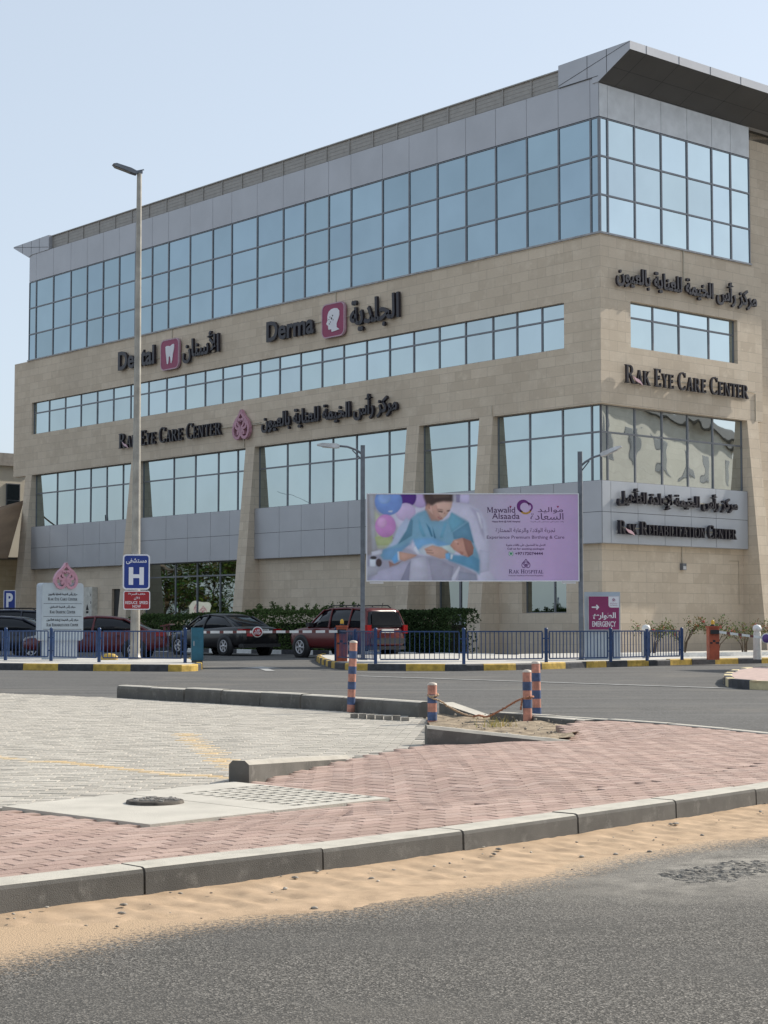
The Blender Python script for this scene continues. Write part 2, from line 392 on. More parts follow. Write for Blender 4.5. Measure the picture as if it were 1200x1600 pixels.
def emblem(mb, cx, z0, h, y0, y1, w=.085, col=None):
    """lotus drop with a heart inside"""
    half = [(0,1.0),(.05,.9),(.15,.78),(.28,.68),(.39,.54),(.45,.38),(.44,.22),(.36,.09),(.24,.03),(.13,.05),(.05,.14),(.04,.25),(.1,.3),(.17,.26),(.17,.18)]
    heart = [(0,.36),(.07,.44),(.15,.52),(.17,.62),(.12,.69),(.06,.7),(0,.63)]
    petal = [(.16,.64),(.26,.6),(.31,.5),(.28,.41),(.19,.37),(.08,.38),(0,.33)]
    for sg in (1,-1):
        for pts, k in ((half,1.0),(heart,.8),(petal,.9)):
            mb.ribbon([(cx+sg*x*h, z0+y*h) for x, y in pts], w*h*k, y0, y1, False, col)

# ---------------------------------------------------------------- ground, roads, pavements
def P2(mb, pts, z, col=None): mb.add([(x,y,z) for x,y in pts], [tuple(range(len(pts)))], col)
g = MB(); g.add([(-2500,-800,-.03),(2500,-800,-.03),(2500,3500,-.03),(-2500,3500,-.03)], [(0,1,2,3)])
struct('ground', g, mat('sandy ground', (.4,.32,.22), .95, 0, .15, .4, .3, 30))
g = MB(); g.add([(-150,9,-.006),(150,9,-.006),(150,140,-.006),(-150,140,-.006)], [(0,1,2,3)])
struct('far_road', g, ASPH_F)

KB = [(-8.2,2.0),(-6.0,3.75),(-4.4,5.05),(-3.0,6.2),(-2.3,6.82),(-1.62,7.44),(-1.09,7.95),(-.46,8.53),(.3,9.32),(1.0,10.1),(1.68,10.86),(2.45,11.78),(3.15,12.75),(3.72,13.8),(4.02,14.9),(4.03,15.9),(3.78,16.9),(3.45,17.75),(3.0,18.7),(2.54,19.45),(1.85,20.4),(1.27,21.15)]
KB_NEAR = KB[:15]
def seg_dist(x, y, pl):
    best = 1e9; sg = 1
    for (ax,ay),(bx,by) in zip(pl, pl[1:]):
        dx, dy = bx-ax, by-ay; t = max(0,min(1,((x-ax)*dx+(y-ay)*dy)/(dx*dx+dy*dy)))
        d = math.hypot(x-ax-dx*t, y-ay-dy*t)
        if d < best: best = d; sg = 1 if dx*(y-ay)-dy*(x-ax) > 0 else -1
    return best*sg
def inside(x, y, poly):
    c = False; n = len(poly)
    for i in range(n):
        (ax,ay),(bx,by) = poly[i], poly[i-1]
        if (ay > y) != (by > y) and x < (bx-ax)*(y-ay)/(by-ay)+ax: c = not c
    return c
def sstep(a, b, x): t = max(0,min(1,(x-a)/(b-a))); return t*t*(3-2*t)

def PATCH(x, y):
    dx, dy = x-1.75, y-8.62; a, b = dx*.66+dy*.75, -dx*.75+dy*.66
    return math.exp(-(a*a/1.1+b*b/.32))
# near road with dust painted by distance from the kerb, and a broken patch of coarse asphalt
g = MB(); nx, ny = 110, 90; X0, X1, Y0, Y1 = -9.0, 9.0, 1.0, 16.0
vs = []; vc = []
for j in range(ny+1):
    for i in range(nx+1):
        x = X0+(X1-X0)*i/nx; y = Y0+(Y1-Y0)*j/ny
        d = -seg_dist(x, y, KB_NEAR)-.2
        dust = 1-sstep(.15, 1.25+.3*noise.noise((x*.9,y*.9,3)), d)
        patch = PATCH(x, y)
        vs.append((x, y, .0+.012*patch)); vc.append((dust if patch < .45 else dust*.55, patch, 0))
fs = []; cs = []
for j in range(ny):
    for i in range(nx):
        a = j*(nx+1)+i
        x, y = vs[a][0], vs[a][1]
        f = (a,a+1,a+nx+2,a+nx+1); fs.append(f); cs.append(tuple(vc[k] for k in f))
g.v = vs; g.f = fs; g.c = cs; g.sm = [True]*len(fs)
struct('near_road', g, ASPH_N)
g = MB(); g.add([(-150,-150,-.008),(150,-150,-.008),(150,8.99,-.008),(-150,8.99,-.008)], [(0,1,2,3)], (0,0,0))
struct('road', g, ASPH_N)

g = MB(); n_, m_ = 150, 90; vs = []
for i in range(n_+1):
    for j in range(m_+1):
        a, b = -1.1+2.2*i/n_, -.5+1.0*j/m_; x, y = 1.75+a*.66-b*.75, 8.62+a*.75+b*.66
        e = 1-sstep(.35,1.0, math.hypot(a/1.05, b/.42)+.35*noise.noise((x*2.2,y*2.2,9)))
        vs.append((x, y, -.03+.042*e+e*(.012*noise.noise((x*26,y*26,1))+.006*noise.noise((x*60,y*60,2)))))
fs = [(i*(m_+1)+j,(i+1)*(m_+1)+j,(i+1)*(m_+1)+j+1,i*(m_+1)+j+1) for i in range(n_) for j in range(m_)]
g.add(vs, [f for f in fs if max(vs[k][2] for k in f) > -.003]); struct('road_patch', g, mat('broken asphalt', (.17,.163,.15), .9, 0, .35, 30, .8, 90, .2))
# sand drifted against the kerb: a real bank that thins out on the asphalt
g = MB(); rows = 46; cols = 800; pl = [Vector(p) for p in KB_NEAR]
acc = [0]
for a, b in zip(pl, pl[1:]): acc.append(acc[-1]+(b-a).length)
def along(s):
    for k in range(len(pl)-1):
        if s <= acc[k+1] or k == len(pl)-2:
            d = (pl[k+1]-pl[k]).normalized(); return pl[k]+d*(s-acc[k]), d
vs = []
for i in range(cols+1):
    s = acc[-1]*i/cols
    p, d = along(s); p2, d2 = along(min(acc[-1], s+.15)); p0, d0 = along(max(0, s-.15)); dd = (d+d2+d0).normalized(); n = Vector((dd.y,-dd.x))
    for j in range(rows+1):
        w = j/rows*1.35+.12; q = p+n*w
        x, y = q.x, q.y
        wid = .62+.26*noise.noise((x*.8,y*.8,1))+.42*sstep(8.0,11,s)-.12*(1-sstep(7.0,8.5,s))
        z = .034*(1-w/wid)+.004*noise.noise((x*5,y*5,0))+.007*noise.noise((x*1.7,y*1.7,5))+.005*noise.noise((x*17,y*17,2))
        rut = .011*(math.exp(-((w-.42)/.09)**2)+.8*math.exp(-((w-.62)/.07)**2))*(.7+.5*math.sin(s*38))
        z -= rut*(1 if w < wid else 0)
        patch = PATCH(x, y); z -= .05*patch
        vs.append((x, y, max(z, -.012)))
fs = [(i*(rows+1)+j, i*(rows+1)+j+1, (i+1)*(rows+1)+j+1, (i+1)*(rows+1)+j) for i in range(cols) for j in range(rows)]
fs = [f[::-1] for f in fs if max(vs[k][2] for k in f) > -.004]
g.add(vs, fs, None, True)
tag(g.build('sand', SAND), 'orange drift sand banked against the near concrete kerb', 'sand', kind='stuff')

# heights of the pink paving
LOWLINE = [(-5.0,8.45),(-2.42,11.25),(-1.36,10.25),(.05,11.8),(-.9,12.9),(-.31,15.46),(.42,17.19),(1.9,17.45)]
def hp(x, y):
    d = min(abs(seg_dist(x, y, LOWLINE)), 3)
    return .025+.105*sstep(.05, 1.35, d)
PINK = [(-6.5,6.9),(-2.46,11.27),(-1.37,10.26),(.06,11.83),(-1.0,12.98),(-.27,15.46),(.44,17.17),(1.75,17.33),(1.9,18.6),(2.2,19.4)]+[(x,y) for x,y in KB[::-1][2:]]
PINK = [p for p in PINK if p[1] > 2.5]+[(-7.2,3.2)]
GREY = [(-14,8),(-6.5,7.0),(-2.46,11.35),(-1.12,13.08),(-1.1,13.3),(-.33,15.5),(.4,17.2),(.4,17.32),(.5,21.9),(.2,22.65),(-1.45,24.9),(-4.3,28.1),(-6.56,29.9),(-14,36)]
PAINT = [((-2.15,18.9),(-1.2,14.3),.085),((-3.6,15.85),(-1.22,13.5),.08)]
def pavers(region, w, ang, kind, hf, tones, gap, bb, jit=.0016, ok=None):
    mb = MB(); ca, sa = math.cos(ang), math.sin(ang); x0, x1, y0, y1 = bb
    def brick(u0, u1, v0, v1):
        cu, cv = (u0+u1)/2, (v0+v1)/2; cx, cy = cu*ca-cv*sa, cu*sa+cv*ca
        if not inside(cx, cy, region) or (ok and not ok(cx, cy)): return
        u0 += gap/2; u1 -= gap/2; v0 += gap/2; v1 -= gap/2; dz = random.gauss(0, jit); tx, ty = random.gauss(0,jit*4), random.gauss(0,jit*4)
        ch = .003; top = []; bot = []
        for (u, v, du, dv) in ((u0,v0,1,1),(u1,v0,-1,1),(u1,v1,-1,-1),(u0,v1,1,-1)):
            X, Y = u*ca-v*sa, u*sa+v*ca; z = hf(X,Y)+dz+(u-cu)*tx+(v-cv)*ty
            U, V = u+du*ch, v+dv*ch; top.append((U*ca-V*sa, U*sa+V*ca, z)); bot.append((X, Y, z-.006)); 
        lo = [(p[0],p[1],p[2]-.05) for p in bot]
        t = random.choice(tones); k = random.uniform(.9,1.09)
        if kind == 'bond' and jit > .0008:
            for (ax,ay),(bx,by),hw in PAINT:
                if abs(seg_dist(cx, cy, [(ax,ay),(bx,by)])) < hw and random.random() < .96: t = random.choice([(.60,.44,.25),(.57,.45,.29),(.58,.48,.35)])
        c = tuple(v*k for v in t)
        mb.add(top+bot+lo, [(0,1,2,3)]+[(4+i,4+(i+1)%4,(i+1)%4,i) for i in range(4)]+[(8+i,8+(i+1)%4,4+(i+1)%4,4+i) for i in range(4)], c)
    us = [x*ca+y*sa for x in (x0,x1) for y in (y0,y1)]; vs_ = [-x*sa+y*ca for x in (x0,x1) for y in (y0,y1)]
    i0, i1 = int(min(us)/w)-1, int(max(us)/w)+1; j0, j1 = int(min(vs_)/w)-1, int(max(vs_)/w)+1
    for j in range(j0, j1):
        for i in range(i0, i1):
            if kind == 'herring':
                t = (i-j) % 4
                if t == 0: brick(i*w, (i+2)*w, j*w, (j+1)*w)
                elif t == 2: brick(i*w, (i+1)*w, (j-1)*w, (j+1)*w)
            elif (i+(j % 2)) % 2 == 0: brick(i*w, (i+2)*w, j*w, (j+1)*w)
    return mb
PT = [(.445,.325,.275),(.42,.30,.255),(.465,.345,.295),(.395,.285,.24)]
def border(x, y):
    return abs(seg_dist(x, y, KB_NEAR)) < .62 or (x < -.2 and y < 11.9 and seg_dist(x, y, [(-8,6.2),(-2.42,11.25),(.05,11.95)]) < 0)
mb = pavers(PINK, .104, R(46), 'herring', hp, PT, .011, (-7.5,4.3,2.5,21), .0007, lambda x, y: not border(x, y))
m2 = pavers(PINK, .104, R(43), 'bond', hp, PT, .0105, (-7.5,4.3,2.5,15), .0006, border)
mb.add(m2.v, m2.f); mb.c[-len(m2.f):] = m2.c
struct('pink_paving', mb, PAVM)
mb = pavers(GREY, .105, R(-4), 'bond', lambda x,y: .02+.004*noise.noise((x*.5,y*.5,0)), [(.475,.44,.385),(.45,.415,.36),(.50,.465,.405),(.415,.385,.335)], .006, (-10,.7,7,31), .0009)
struct('parking_paving', mb, PAVM)
# bedding sand under the joints
BED = mat('joint sand', (.2,.165,.125), .95, 0, .2, 20)
g = MB()
n = 80; vs = []
for j in range(n+1):
    for i in range(n+1):
        x = -8+13*i/n; y = 2.4+19.2*j/n; vs.append((x, y, hp(x,y)-.03))
fs = []
for j in range(n):
    for i in range(n):
        a = j*(n+1)+i; f = (a,a+1,a+n+2,a+n+1); cx = sum(vs[k][0] for k in f)/4; cy = sum(vs[k][1] for k in f)/4
        if inside(cx, cy, PINK): fs.append(f)
g.add(vs, fs, None, True); struct('paving_bed', g, BED)
g = MB(); tr = tessellate_polygon([[Vector((x,y,0)) for x,y in GREY]]); g.add([(x,y,.004) for x,y in GREY], [tuple(t) for t in tr]); struct('parking_bed', g, BED)
# plain continuation of the parking outside the picture
g = MB(); g.add([(-60,6,.012),(-9.9,6,.012),(-9.9,33,.012),(-60,60,.012)], [(0,1,2,3)]); struct('parking_ground', g, CONCW)

def kerb_blocks(pl_, width, z0, z1, bl, mat_fn, gap=.016, ch=.022, side=-1, hvar=.004, zf=None, jit=.006):
    """kerb stones of length bl along a polyline (back edge); side -1 = width to the right of travel"""
    pl2 = [Vector(p) for p in pl_]; a = [0]
    for p, q in zip(pl2, pl2[1:]): a.append(a[-1]+(q-p).length)
    def at(s):
        s = max(0, min(a[-1], s))
        for k in range(len(pl2)-1):
            if s <= a[k+1]+1e-9: d = (pl2[k+1]-pl2[k]).normalized(); return pl2[k]+d*(s-a[k])
        return pl2[-1]
    def nrm(s):
        d = (at(s+.2)-at(s-.2)).normalized(); return Vector((d.y,-d.x))*(-side)
    s = 0; k = 0; outs = {}
    while s < a[-1]-.05:
        L = min(bl*random.uniform(.97,1.03), a[-1]-s); m = mat_fn(k); mb = outs.setdefault(m, MB())
        dz = random.gauss(0, hvar); jt = random.gauss(0, jit); nseg = max(1, int(L/.25)); rings = []
        for q in range(nseg+1):
            t = s+gap/2+(L-gap)*q/nseg; p = at(t); n_ = nrm(t); zt = (zf(t, a[-1]) if zf else z1)+dz
            prof = [(0,z0),(0,zt-.008),(.01,zt),(width-ch,zt),(width-ch*.3,zt-ch*.25),(width,zt-ch),(width+.004,z0)]
            rings.append([(p.x+n_.x*(u+jt), p.y+n_.y*(u+jt), max(z, z0+.001) if i not in (0,6) else z) for i, (u, z) in enumerate(prof)])
        vs = [v for rg in rings for v in rg]; m_ = 7; fs = []
        for q in range(nseg):
            for i in range(m_-1): fs.append((q*m_+i, (q+1)*m_+i, (q+1)*m_+i+1, q*m_+i+1))
        fs.append(tuple(range(m_))); fs.append(tuple(nseg*m_+i for i in range(m_))[::-1])
        if side > 0: fs = [f[::-1] for f in fs]
        mb.add(vs, fs); s += L; k += 1
    return outs
CONC1 = kerbmat('shade toned kerb concrete', (.17,.162,.147), (.51,.48,.415))  # side colour lowered for shade, top raised for sun
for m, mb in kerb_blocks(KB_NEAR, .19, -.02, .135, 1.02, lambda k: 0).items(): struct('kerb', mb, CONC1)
g = MB()                                                     # mortar core that shows in the kerb joints
for (ax,ay),(bx,by) in zip(KB_NEAR, KB_NEAR[1:]):
    d = Vector((bx-ax,by-ay)).normalized(); n_ = Vector((d.y,-d.x))
    q = [(ax+n_.x*.03,ay+n_.y*.03),(bx+n_.x*.03,by+n_.y*.03),(bx+n_.x*.165,by+n_.y*.165),(ax+n_.x*.165,ay+n_.y*.165)]
    g.add([(x,y,-.02) for x,y in q]+[(x,y,.112) for x,y in q], [(4,7,6,5),(0,4,5,1),(1,5,6,2),(2,6,7,3),(3,7,4,0)])
struct('kerb_mortar', g, mat('dark mortar', (.09,.08,.07), .95))
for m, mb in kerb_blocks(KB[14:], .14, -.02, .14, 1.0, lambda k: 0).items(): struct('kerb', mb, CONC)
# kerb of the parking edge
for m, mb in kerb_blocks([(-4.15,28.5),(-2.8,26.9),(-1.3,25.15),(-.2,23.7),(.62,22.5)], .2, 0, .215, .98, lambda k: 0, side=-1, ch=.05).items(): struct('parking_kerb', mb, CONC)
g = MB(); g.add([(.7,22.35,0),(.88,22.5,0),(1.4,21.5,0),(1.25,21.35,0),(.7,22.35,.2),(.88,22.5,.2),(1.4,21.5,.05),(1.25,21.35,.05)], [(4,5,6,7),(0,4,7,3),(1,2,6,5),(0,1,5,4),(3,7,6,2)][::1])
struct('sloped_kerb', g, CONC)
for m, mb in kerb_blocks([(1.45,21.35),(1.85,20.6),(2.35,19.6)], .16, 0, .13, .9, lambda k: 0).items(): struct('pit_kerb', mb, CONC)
# the two drop kerbs
def dropkerb(name, p0, p1, wdt, h0, h1, zb):
    g = MB(); d = Vector((p1[0]-p0[0], p1[1]-p0[1])).normalized(); n_ = Vector((-d.y, d.x)); n = 14; rings = []
    for k in range(n+1):
        t = k/n; p = Vector(p0).lerp(Vector(p1), t); h = h0+(h1-h0)*t
        wob = .004*noise.noise((t*9,0,h0*50))
        prof = [(0,zb-.03),(.0,zb+h-.03),(.035,zb+h+wob),(wdt-.03,zb+h+wob),(wdt,zb+h-.03),(wdt,zb-.03)]
        rings += [(p.x+n_.x*u, p.y+n_.y*u, max(z, zb-.029)) for u, z in prof]
    fs = [(k*6+i, k*6+i+1, (k+1)*6+i+1, (k+1)*6+i) for k in range(n) for i in range(5)]
    fs = [f[::-1] for f in fs]+[(0,1,2,3,4,5)[::-1], tuple(n*6+i for i in range(6))]
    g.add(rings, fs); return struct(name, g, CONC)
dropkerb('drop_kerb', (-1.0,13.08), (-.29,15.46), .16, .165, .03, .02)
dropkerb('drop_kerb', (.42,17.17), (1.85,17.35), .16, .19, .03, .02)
# dirt pit between the kerbs
g = MB(); n = 40; vs = []; PIT = [(.45,17.3),(1.85,17.45),(2.25,19.3),(1.85,20.6),(1.35,21.5),(.75,22.4),(.55,21.9)]
for j in range(n+1):
    for i in range(n+1):
        x = .3+2.2*i/n; y = 17.1+5.4*j/n
        vs.append((x, y, .05+.05*noise.noise((x*1.6,y*1.6,7))+.02*noise.noise((x*6,y*6,1))+.03*sstep(.6,2.2,x)))
fs = []
for j in range(n):
    for i in range(n):
        a = j*(n+1)+i; f = (a,a+1,a+n+2,a+n+1)
        if inside(sum(vs[k][0] for k in f)/4, sum(vs[k][1] for k in f)/4, PIT): fs.append(f)
g.add(vs, fs, None, True); struct('dirt', g, DIRT)
g = MB()                                                     # low paver edging in the parking
for k in range(7):
    x = -.42+k*.105; y = 22.0-k*.1
    g.box(x, x+.095, y, y+.1, 0, .075+random.gauss(0,.006))
struct('paver_edging', g, mat('loose grey brick', (.3,.27,.23), .9, 0, .25, 9))

# drain slab with manhole and gully grate
g = MB(); SL = [(-2.44,11.3),(-1.36,10.28),(.04,11.83),(-1.11,13.04)]
def slabpt(u, v):
    a, b, c, d = [Vector(p) for p in SL]; p = a.lerp(d, v); q = b.lerp(c, v); r_ = p.lerp(q, u); return (r_.x, r_.y)
def slabq(u0, u1, v0, v1, z, mb, t=.06):
    q = [slabpt(u0,v0), slabpt(u1,v0), slabpt(u1,v1), slabpt(u0,v1)]
    mb.add([(x,y,z-t) for x,y in q]+[(x,y,z) for x,y in q], [(4,5,6,7),(0,1,5,4),(1,2,6,5),(2,3,7,6),(3,0,4,7)])
# grate field: bars and slots inside the far half
gu0, gu1, gv0, gv1 = .17, .93, .60, .985
slabq(0,1,0,.478,.036,g); slabq(0,1,.484,gv0,.036,g); slabq(0,gu0,gv0,1,.036,g); slabq(gu1,1,gv0,1,.036,g); slabq(gu0,gu1,gv1,1,.036,g)
nb = 11
for i in range(nb):
    a = gu0+(gu1-gu0)*i/nb; w_ = (gu1-gu0)/nb
    slabq(a, a+w_*.42, gv0, gv1, .036, g)
    for k in range(6):
        b0 = gv0+(gv1-gv0)*k/6; slabq(a+w_*.42, a+w_, b0, b0+(gv1-gv0)/6*.3, .035, g)
struct('drain_slab', g, CONCW)
g = MB(); slabq(gu0,gu1,gv0,gv1,.012,g,.01); struct('drain_shade', g, DARK)  # dark sheet close under the slots, standing in for the shade below
t = thing('manhole_cover', 'round iron manhole cover in the pale concrete slab', 'manhole cover', (-1.49,11.5,.036))
g = MB(); g.lathe([(0,.022),(.17,.022),(.185,.018),(.19,0)], 28); g.build('rim', mat('rusty iron', (.1,.085,.07), .8, .3, .3, 20), t)
g = MB()
for k in range(60):
    a = random.random()*6.28; rr = .16*math.sqrt(random.random()); g.box(rr*math.cos(a)-.01, rr*math.cos(a)+.01, rr*math.sin(a)-.008, rr*math.sin(a)+.008, .021, .029)
g.build('cover', mat('worn dusty iron', (.42,.39,.35), .8, .2, .3, 25), t)
# faded yellow lines on the parking
YF = mat('worn yellow line', (.6,.42,.17), .85, 0, .18, 9, col2=(.5,.46,.40))
def line(name, p0, p1, w, z, m, n=24):
    g = MB(); a, b = Vector(p0), Vector(p1); d = (b-a).normalized(); nn = Vector((-d.y,d.x))*w/2
    for k in range(n):
        s0, s1 = k/n, (k+1)/n; p, q = a.lerp(b, s0), a.lerp(b, s1); e0 = 1+.3*noise.noise((k*.7,1,w)); e1 = 1+.3*noise.noise((k*.7+.7,1,w))
        g.add([(p.x-nn.x*e0,p.y-nn.y*e0,z),(p.x+nn.x*e0,p.y+nn.y*e0,z),(q.x+nn.x*e1,q.y+nn.y*e1,z),(q.x-nn.x*e1,q.y-nn.y*e1,z)], [(0,3,2,1)])
    return struct(name, g, m)
WF = mat('worn white line', (.4,.4,.39), .85, 0, .25, 4, col2=(.22,.22,.215))
line('road_marking', (-.6,40.4), (6.5,32.6), .22, .004, WF, 40); line('road_marking', (4.2,47.3), (7.6,47.5), .18, .004, WF)
line('road_marking', (-.6,43.4), (1.6,42.6), .16, .0042, WF)
g = MB(); g.add([(-3.35,47.0,.004),(-3.1,47.0,.004),(-2.75,44.6,.004),(-3.0,44.6,.004)], [(3,2,1,0)]); g.add([(-3.9,47.0,.004),(-2.7,47.0,.004),(-3.45,49.2,.004)], [(0,1,2)]); struct('road_arrow', g, WF)

# pavements and painted kerbs by the building
RK = [(-2.0,60.5),(-2.09,57.5),(-1.85,54.0),(-1.5,50.0),(-1.15,47.0),(-.67,45.6),(.0,45.2),(1.0,45.0),(1.96,44.9),(3.2,45.7),(4.25,46.7),(5.3,47.9),(6.25,49.1),(7.4,50.3),(8.41,51.3),(9.9,52.5),(11.74,53.8),(15,56),(22,60.5)]
LK = [(-20,49.2),(-14,47.4),(-10.06,46.1),(-8.7,45.5),(-7.38,45.05),(-6.0,44.65),(-5.2,44.4),(-4.93,44.75),(-4.9,45.7),(-5.1,48.0),(-5.4,50.5),(-5.9,53.0)]
def pavement(name, poly, z, m):
    g = MB(); tr = tessellate_polygon([[Vector((x,y,0)) for x,y in poly]]); fs = []
    for t in tr:
        p, q, r_ = [poly[i] for i in t]
        fs.append(tuple(t) if (q[0]-p[0])*(r_[1]-p[1])-(r_[0]-p[0])*(q[1]-p[1]) > 0 else tuple(t)[::-1])
    g.add([(x,y,z) for x,y in poly], fs); return struct(name, g, m)
PAVE = mat('pale pavement', (.5,.48,.44), .85, 0, .1, 1.5, .2, 40)
pavement('pavement', RK+[(26,68),(14.5,69.5),(8.7,64.2),(8.0,64.0),(4,60.5),(2.5,62.5),(-1.2,61.2)], .148, PAVE)
pavement('pavement', LK+[(-9.2,55.6),(-22,58)], .148, PAVE)
for nm, pl_, off in (('painted_kerb', RK, 0), ('painted_kerb', LK, 1)):
    for m, mb in kerb_blocks([(p[0],p[1]) for p in pl_], .15, -.01, .17, 1.02, lambda k: (k+off) % 2, side=-1, ch=.03, gap=.004).items():
        struct(nm, mb, YEL if m == 0 else BLK)
IK = [(12,30.6),(9.5,31.2),(7.6,31.65),(6.75,32.2),(6.5,33.2),(6.75,35.0),(7.2,37.2),(8.0,40.3),(8.8,42.4),(10.2,44.2),(13,46)]
for m, mb in kerb_blocks(IK[::-1], .17, -.01, .16, 1.0, lambda k: k % 2, side=1, ch=.03, gap=.004).items(): struct('island_kerb', mb, mat('cream kerb paint', (.62,.52,.3), .7, 0, .15, 5) if m == 0 else BLK)
pavement('traffic_island', IK[::-1], .15, mat('island pavers', (.46,.34,.3), .88, 0, .12, 6))
# planter edge by the right wall, and kerb of the hedge strip
g = MB()
for i, (p, q) in enumerate(zip([(7.2,54.1),(9.0,55.6),(11.2,57.2),(14,59.4)], [(9.0,55.6),(11.2,57.2),(14,59.4),(19,63)])):
    d = (Vector(q)-Vector(p)).normalized(); n_ = Vector((-d.y,d.x))*.16
    g.add([(p[0],p[1],.14),(q[0],q[1],.14),(q[0]+n_.x,q[1]+n_.y,.14),(p[0]+n_.x,p[1]+n_.y,.14),(p[0],p[1],.27),(q[0],q[1],.27),(q[0]+n_.x,q[1]+n_.y,.27),(p[0]+n_.x,p[1]+n_.y,.27)], [(4,5,6,7),(0,1,5,4),(2,3,7,6),(3,0,4,7),(1,2,6,5)])
struct('planter_kerb', g, WHT)
U = Vector((-math.cos(.8572), math.sin(.8572))); V = Vector((math.sin(.8572), math.cos(.8572))); C0 = Vector((8.23,66.0))
g1 = MB()
hk = [(Vector((-.1,65.1))+U*s) for s in (-7,-4,0,4,8,12,16,22)]
for m, mb in kerb_blocks([(p.x,p.y) for p in hk], .15, -.01, .16, 1.0, lambda k: k % 2, side=-1, gap=.004).items(): struct('hedge_kerb', mb, WHT if m else BLK)

# ---------------------------------------------------------------- the medical building (local x = along right facade, local y = along left facade)
BROT = math.pi/2-.8572
B = thing('medical_building', 'four storey tan stone medical building with blue mirror glass and grey roof canopy', 'building', (C0.x,C0.y,0), BROT)
UM = [43.45,42.67,40.78,38.9,37.2,35.57,33.97,32.41,30.83,29.33,27.41,25.46,23.87,21.81,19.78,18.16,16.41,14.83,12.68,10.93,9.15,7.4,5.64,3.88,2.14,.46,0]
RBM = [42.97,41.29,39.55,37.91,36.24,34.62,32.94,31.26,29.61,27.93,26.22,24.73,23.17,21.7,20.18,18.59,17.03,15.48,13.9,12.36,10.79,9.18,7.58,5.97,4.6,3.21,1.9]
RM = [0,.49,2.05,3.64,5.24,6.81,8.03,9.27]
def LX(a, z, off): return (-off, a, z)
def RX(b, z, off): return (b, -off, z)
def fbox(mb, side, s0, s1, z0, z1, o0, o1):
    """o0 inner offset, o1 outer offset"""
    if side == 'L': mb.box(-o1, -o0, s0, s1, z0, z1)
    else: mb.box(s0, s1, -o1, -o0, z0, z1)
def wall_holes(mb, side, s0, s1, z0, z1, holes, o0, o1):
    xs = sorted({s0,s1,*[h[0] for h in holes],*[h[1] for h in holes]}); zs = sorted({z0,z1,*[h[2] for h in holes],*[h[3] for h in holes]})
    for a, b in zip(xs, xs[1:]):
        run = None
        for c, d in zip(zs, zs[1:]):
            solid = not any(h[0] <= (a+b)/2 <= h[1] and h[2] <= (c+d)/2 <= h[3] for h in holes)
            if solid: run = (run[0], d) if run else (c, d)
            if (not solid or d == zs[-1]) and run: fbox(mb, side, a, b, run[0], run[1], o0, o1); run = None
def panes(mb, side, ss, zs, off, tilt=.0022):
    f = LX if side == 'L' else RX
    ss = sorted(ss)
    for a, b in zip(ss, ss[1:]):
        for c, d in zip(zs, zs[1:]):
            tx, tz = random.gauss(0,tilt), random.gauss(0,tilt*.7)
            q = [f(s, z, off+(s-(a+b)/2)*tx+(z-(c+d)/2)*tz) for s, z in ((a,c),(b,c),(b,d),(a,d))]
            n_, m_ = 4, 4; vs = []                      # a gently bowed pane, as sealed units are
            bow = random.uniform(-.002,.0035)
            for i in range(n_+1):
                for j in range(m_+1):
                    u, v = i/n_, j/m_; s = a+(b-a)*u; z = c+(d-c)*v
                    vs.append(f(s, z, off+(s-(a+b)/2)*tx+(z-(c+d)/2)*tz+bow*math.sin(math.pi*u)*math.sin(math.pi*v)))
            fs = [(i*(m_+1)+j,(i+1)*(m_+1)+j,(i+1)*(m_+1)+j+1,i*(m_+1)+j+1) for i in range(n_) for j in range(m_)]
            if side == 'L': fs = [k[::-1] for k in fs]
            tn = random.uniform(.9,1.06); mb.add(vs, fs, (tn,tn,tn*random.uniform(.99,1.02)), True)
def window(side, ss, zs, off, name='window', gm=GLASS, parent=B, mw=.07, tw=.07, proud=.035, edge=True):
    f = MB(); ss = sorted(ss)
    for i, s in enumerate(ss):
        if not edge and i in (0, len(ss)-1): continue
        h = mw/2; a, b = s-h, s+h
        if i == 0: a = s
        if i == len(ss)-1: b = s
        fbox(f, side, a, b, zs[0], zs[-1], off-.06, off+proud+.003)
    for i, z in enumerate(zs):
        a, b = z-tw/2, z+tw/2
        if i == 0: a = z
        if i == len(zs)-1: b = z
        for p, q in zip(ss, ss[1:]): fbox(f, side, p+mw/2-.001, q-mw/2+.001, a, b, off-.06, off+proud)
    w = f.build(name, FRAME, parent)
    gmb = MB(); panes(gmb, side, ss, zs, off); gmb.build('glass', gm, w)
    return w
# stone storeys
w = MB()
wall_holes(w, 'L', 0, 45.0, 9.55, 16.06, [(1.9,42.97,11.85,13.65)], -.34, 0)
w.build('stone_cladding', STONE, B)
w = MB(); wall_holes(w, 'R', .34, 9.96, 9.55, 16.06, [(1.72,8.34,11.85,13.65)], -.34, 0); w.box(9.3,9.96,.34,.9,9.55,16.06); w.build('stone_cladding', STONE, B)
w = MB(); w.box(.345,9.9,.345,44.9,9.6,9.9); w.box(.345,9.9,.345,1.5,9.56,9.6); w.build('soffit', ALUD, B)
# ribbon windows
window('L', RBM, [11.85,13.05,13.65], -.16, 'ribbon_window', GLASS1)
window('R', [1.72,3.26,4.85,6.72,8.34], [11.85,13.05,13.65], -.22, 'ribbon_window', GLASSR)
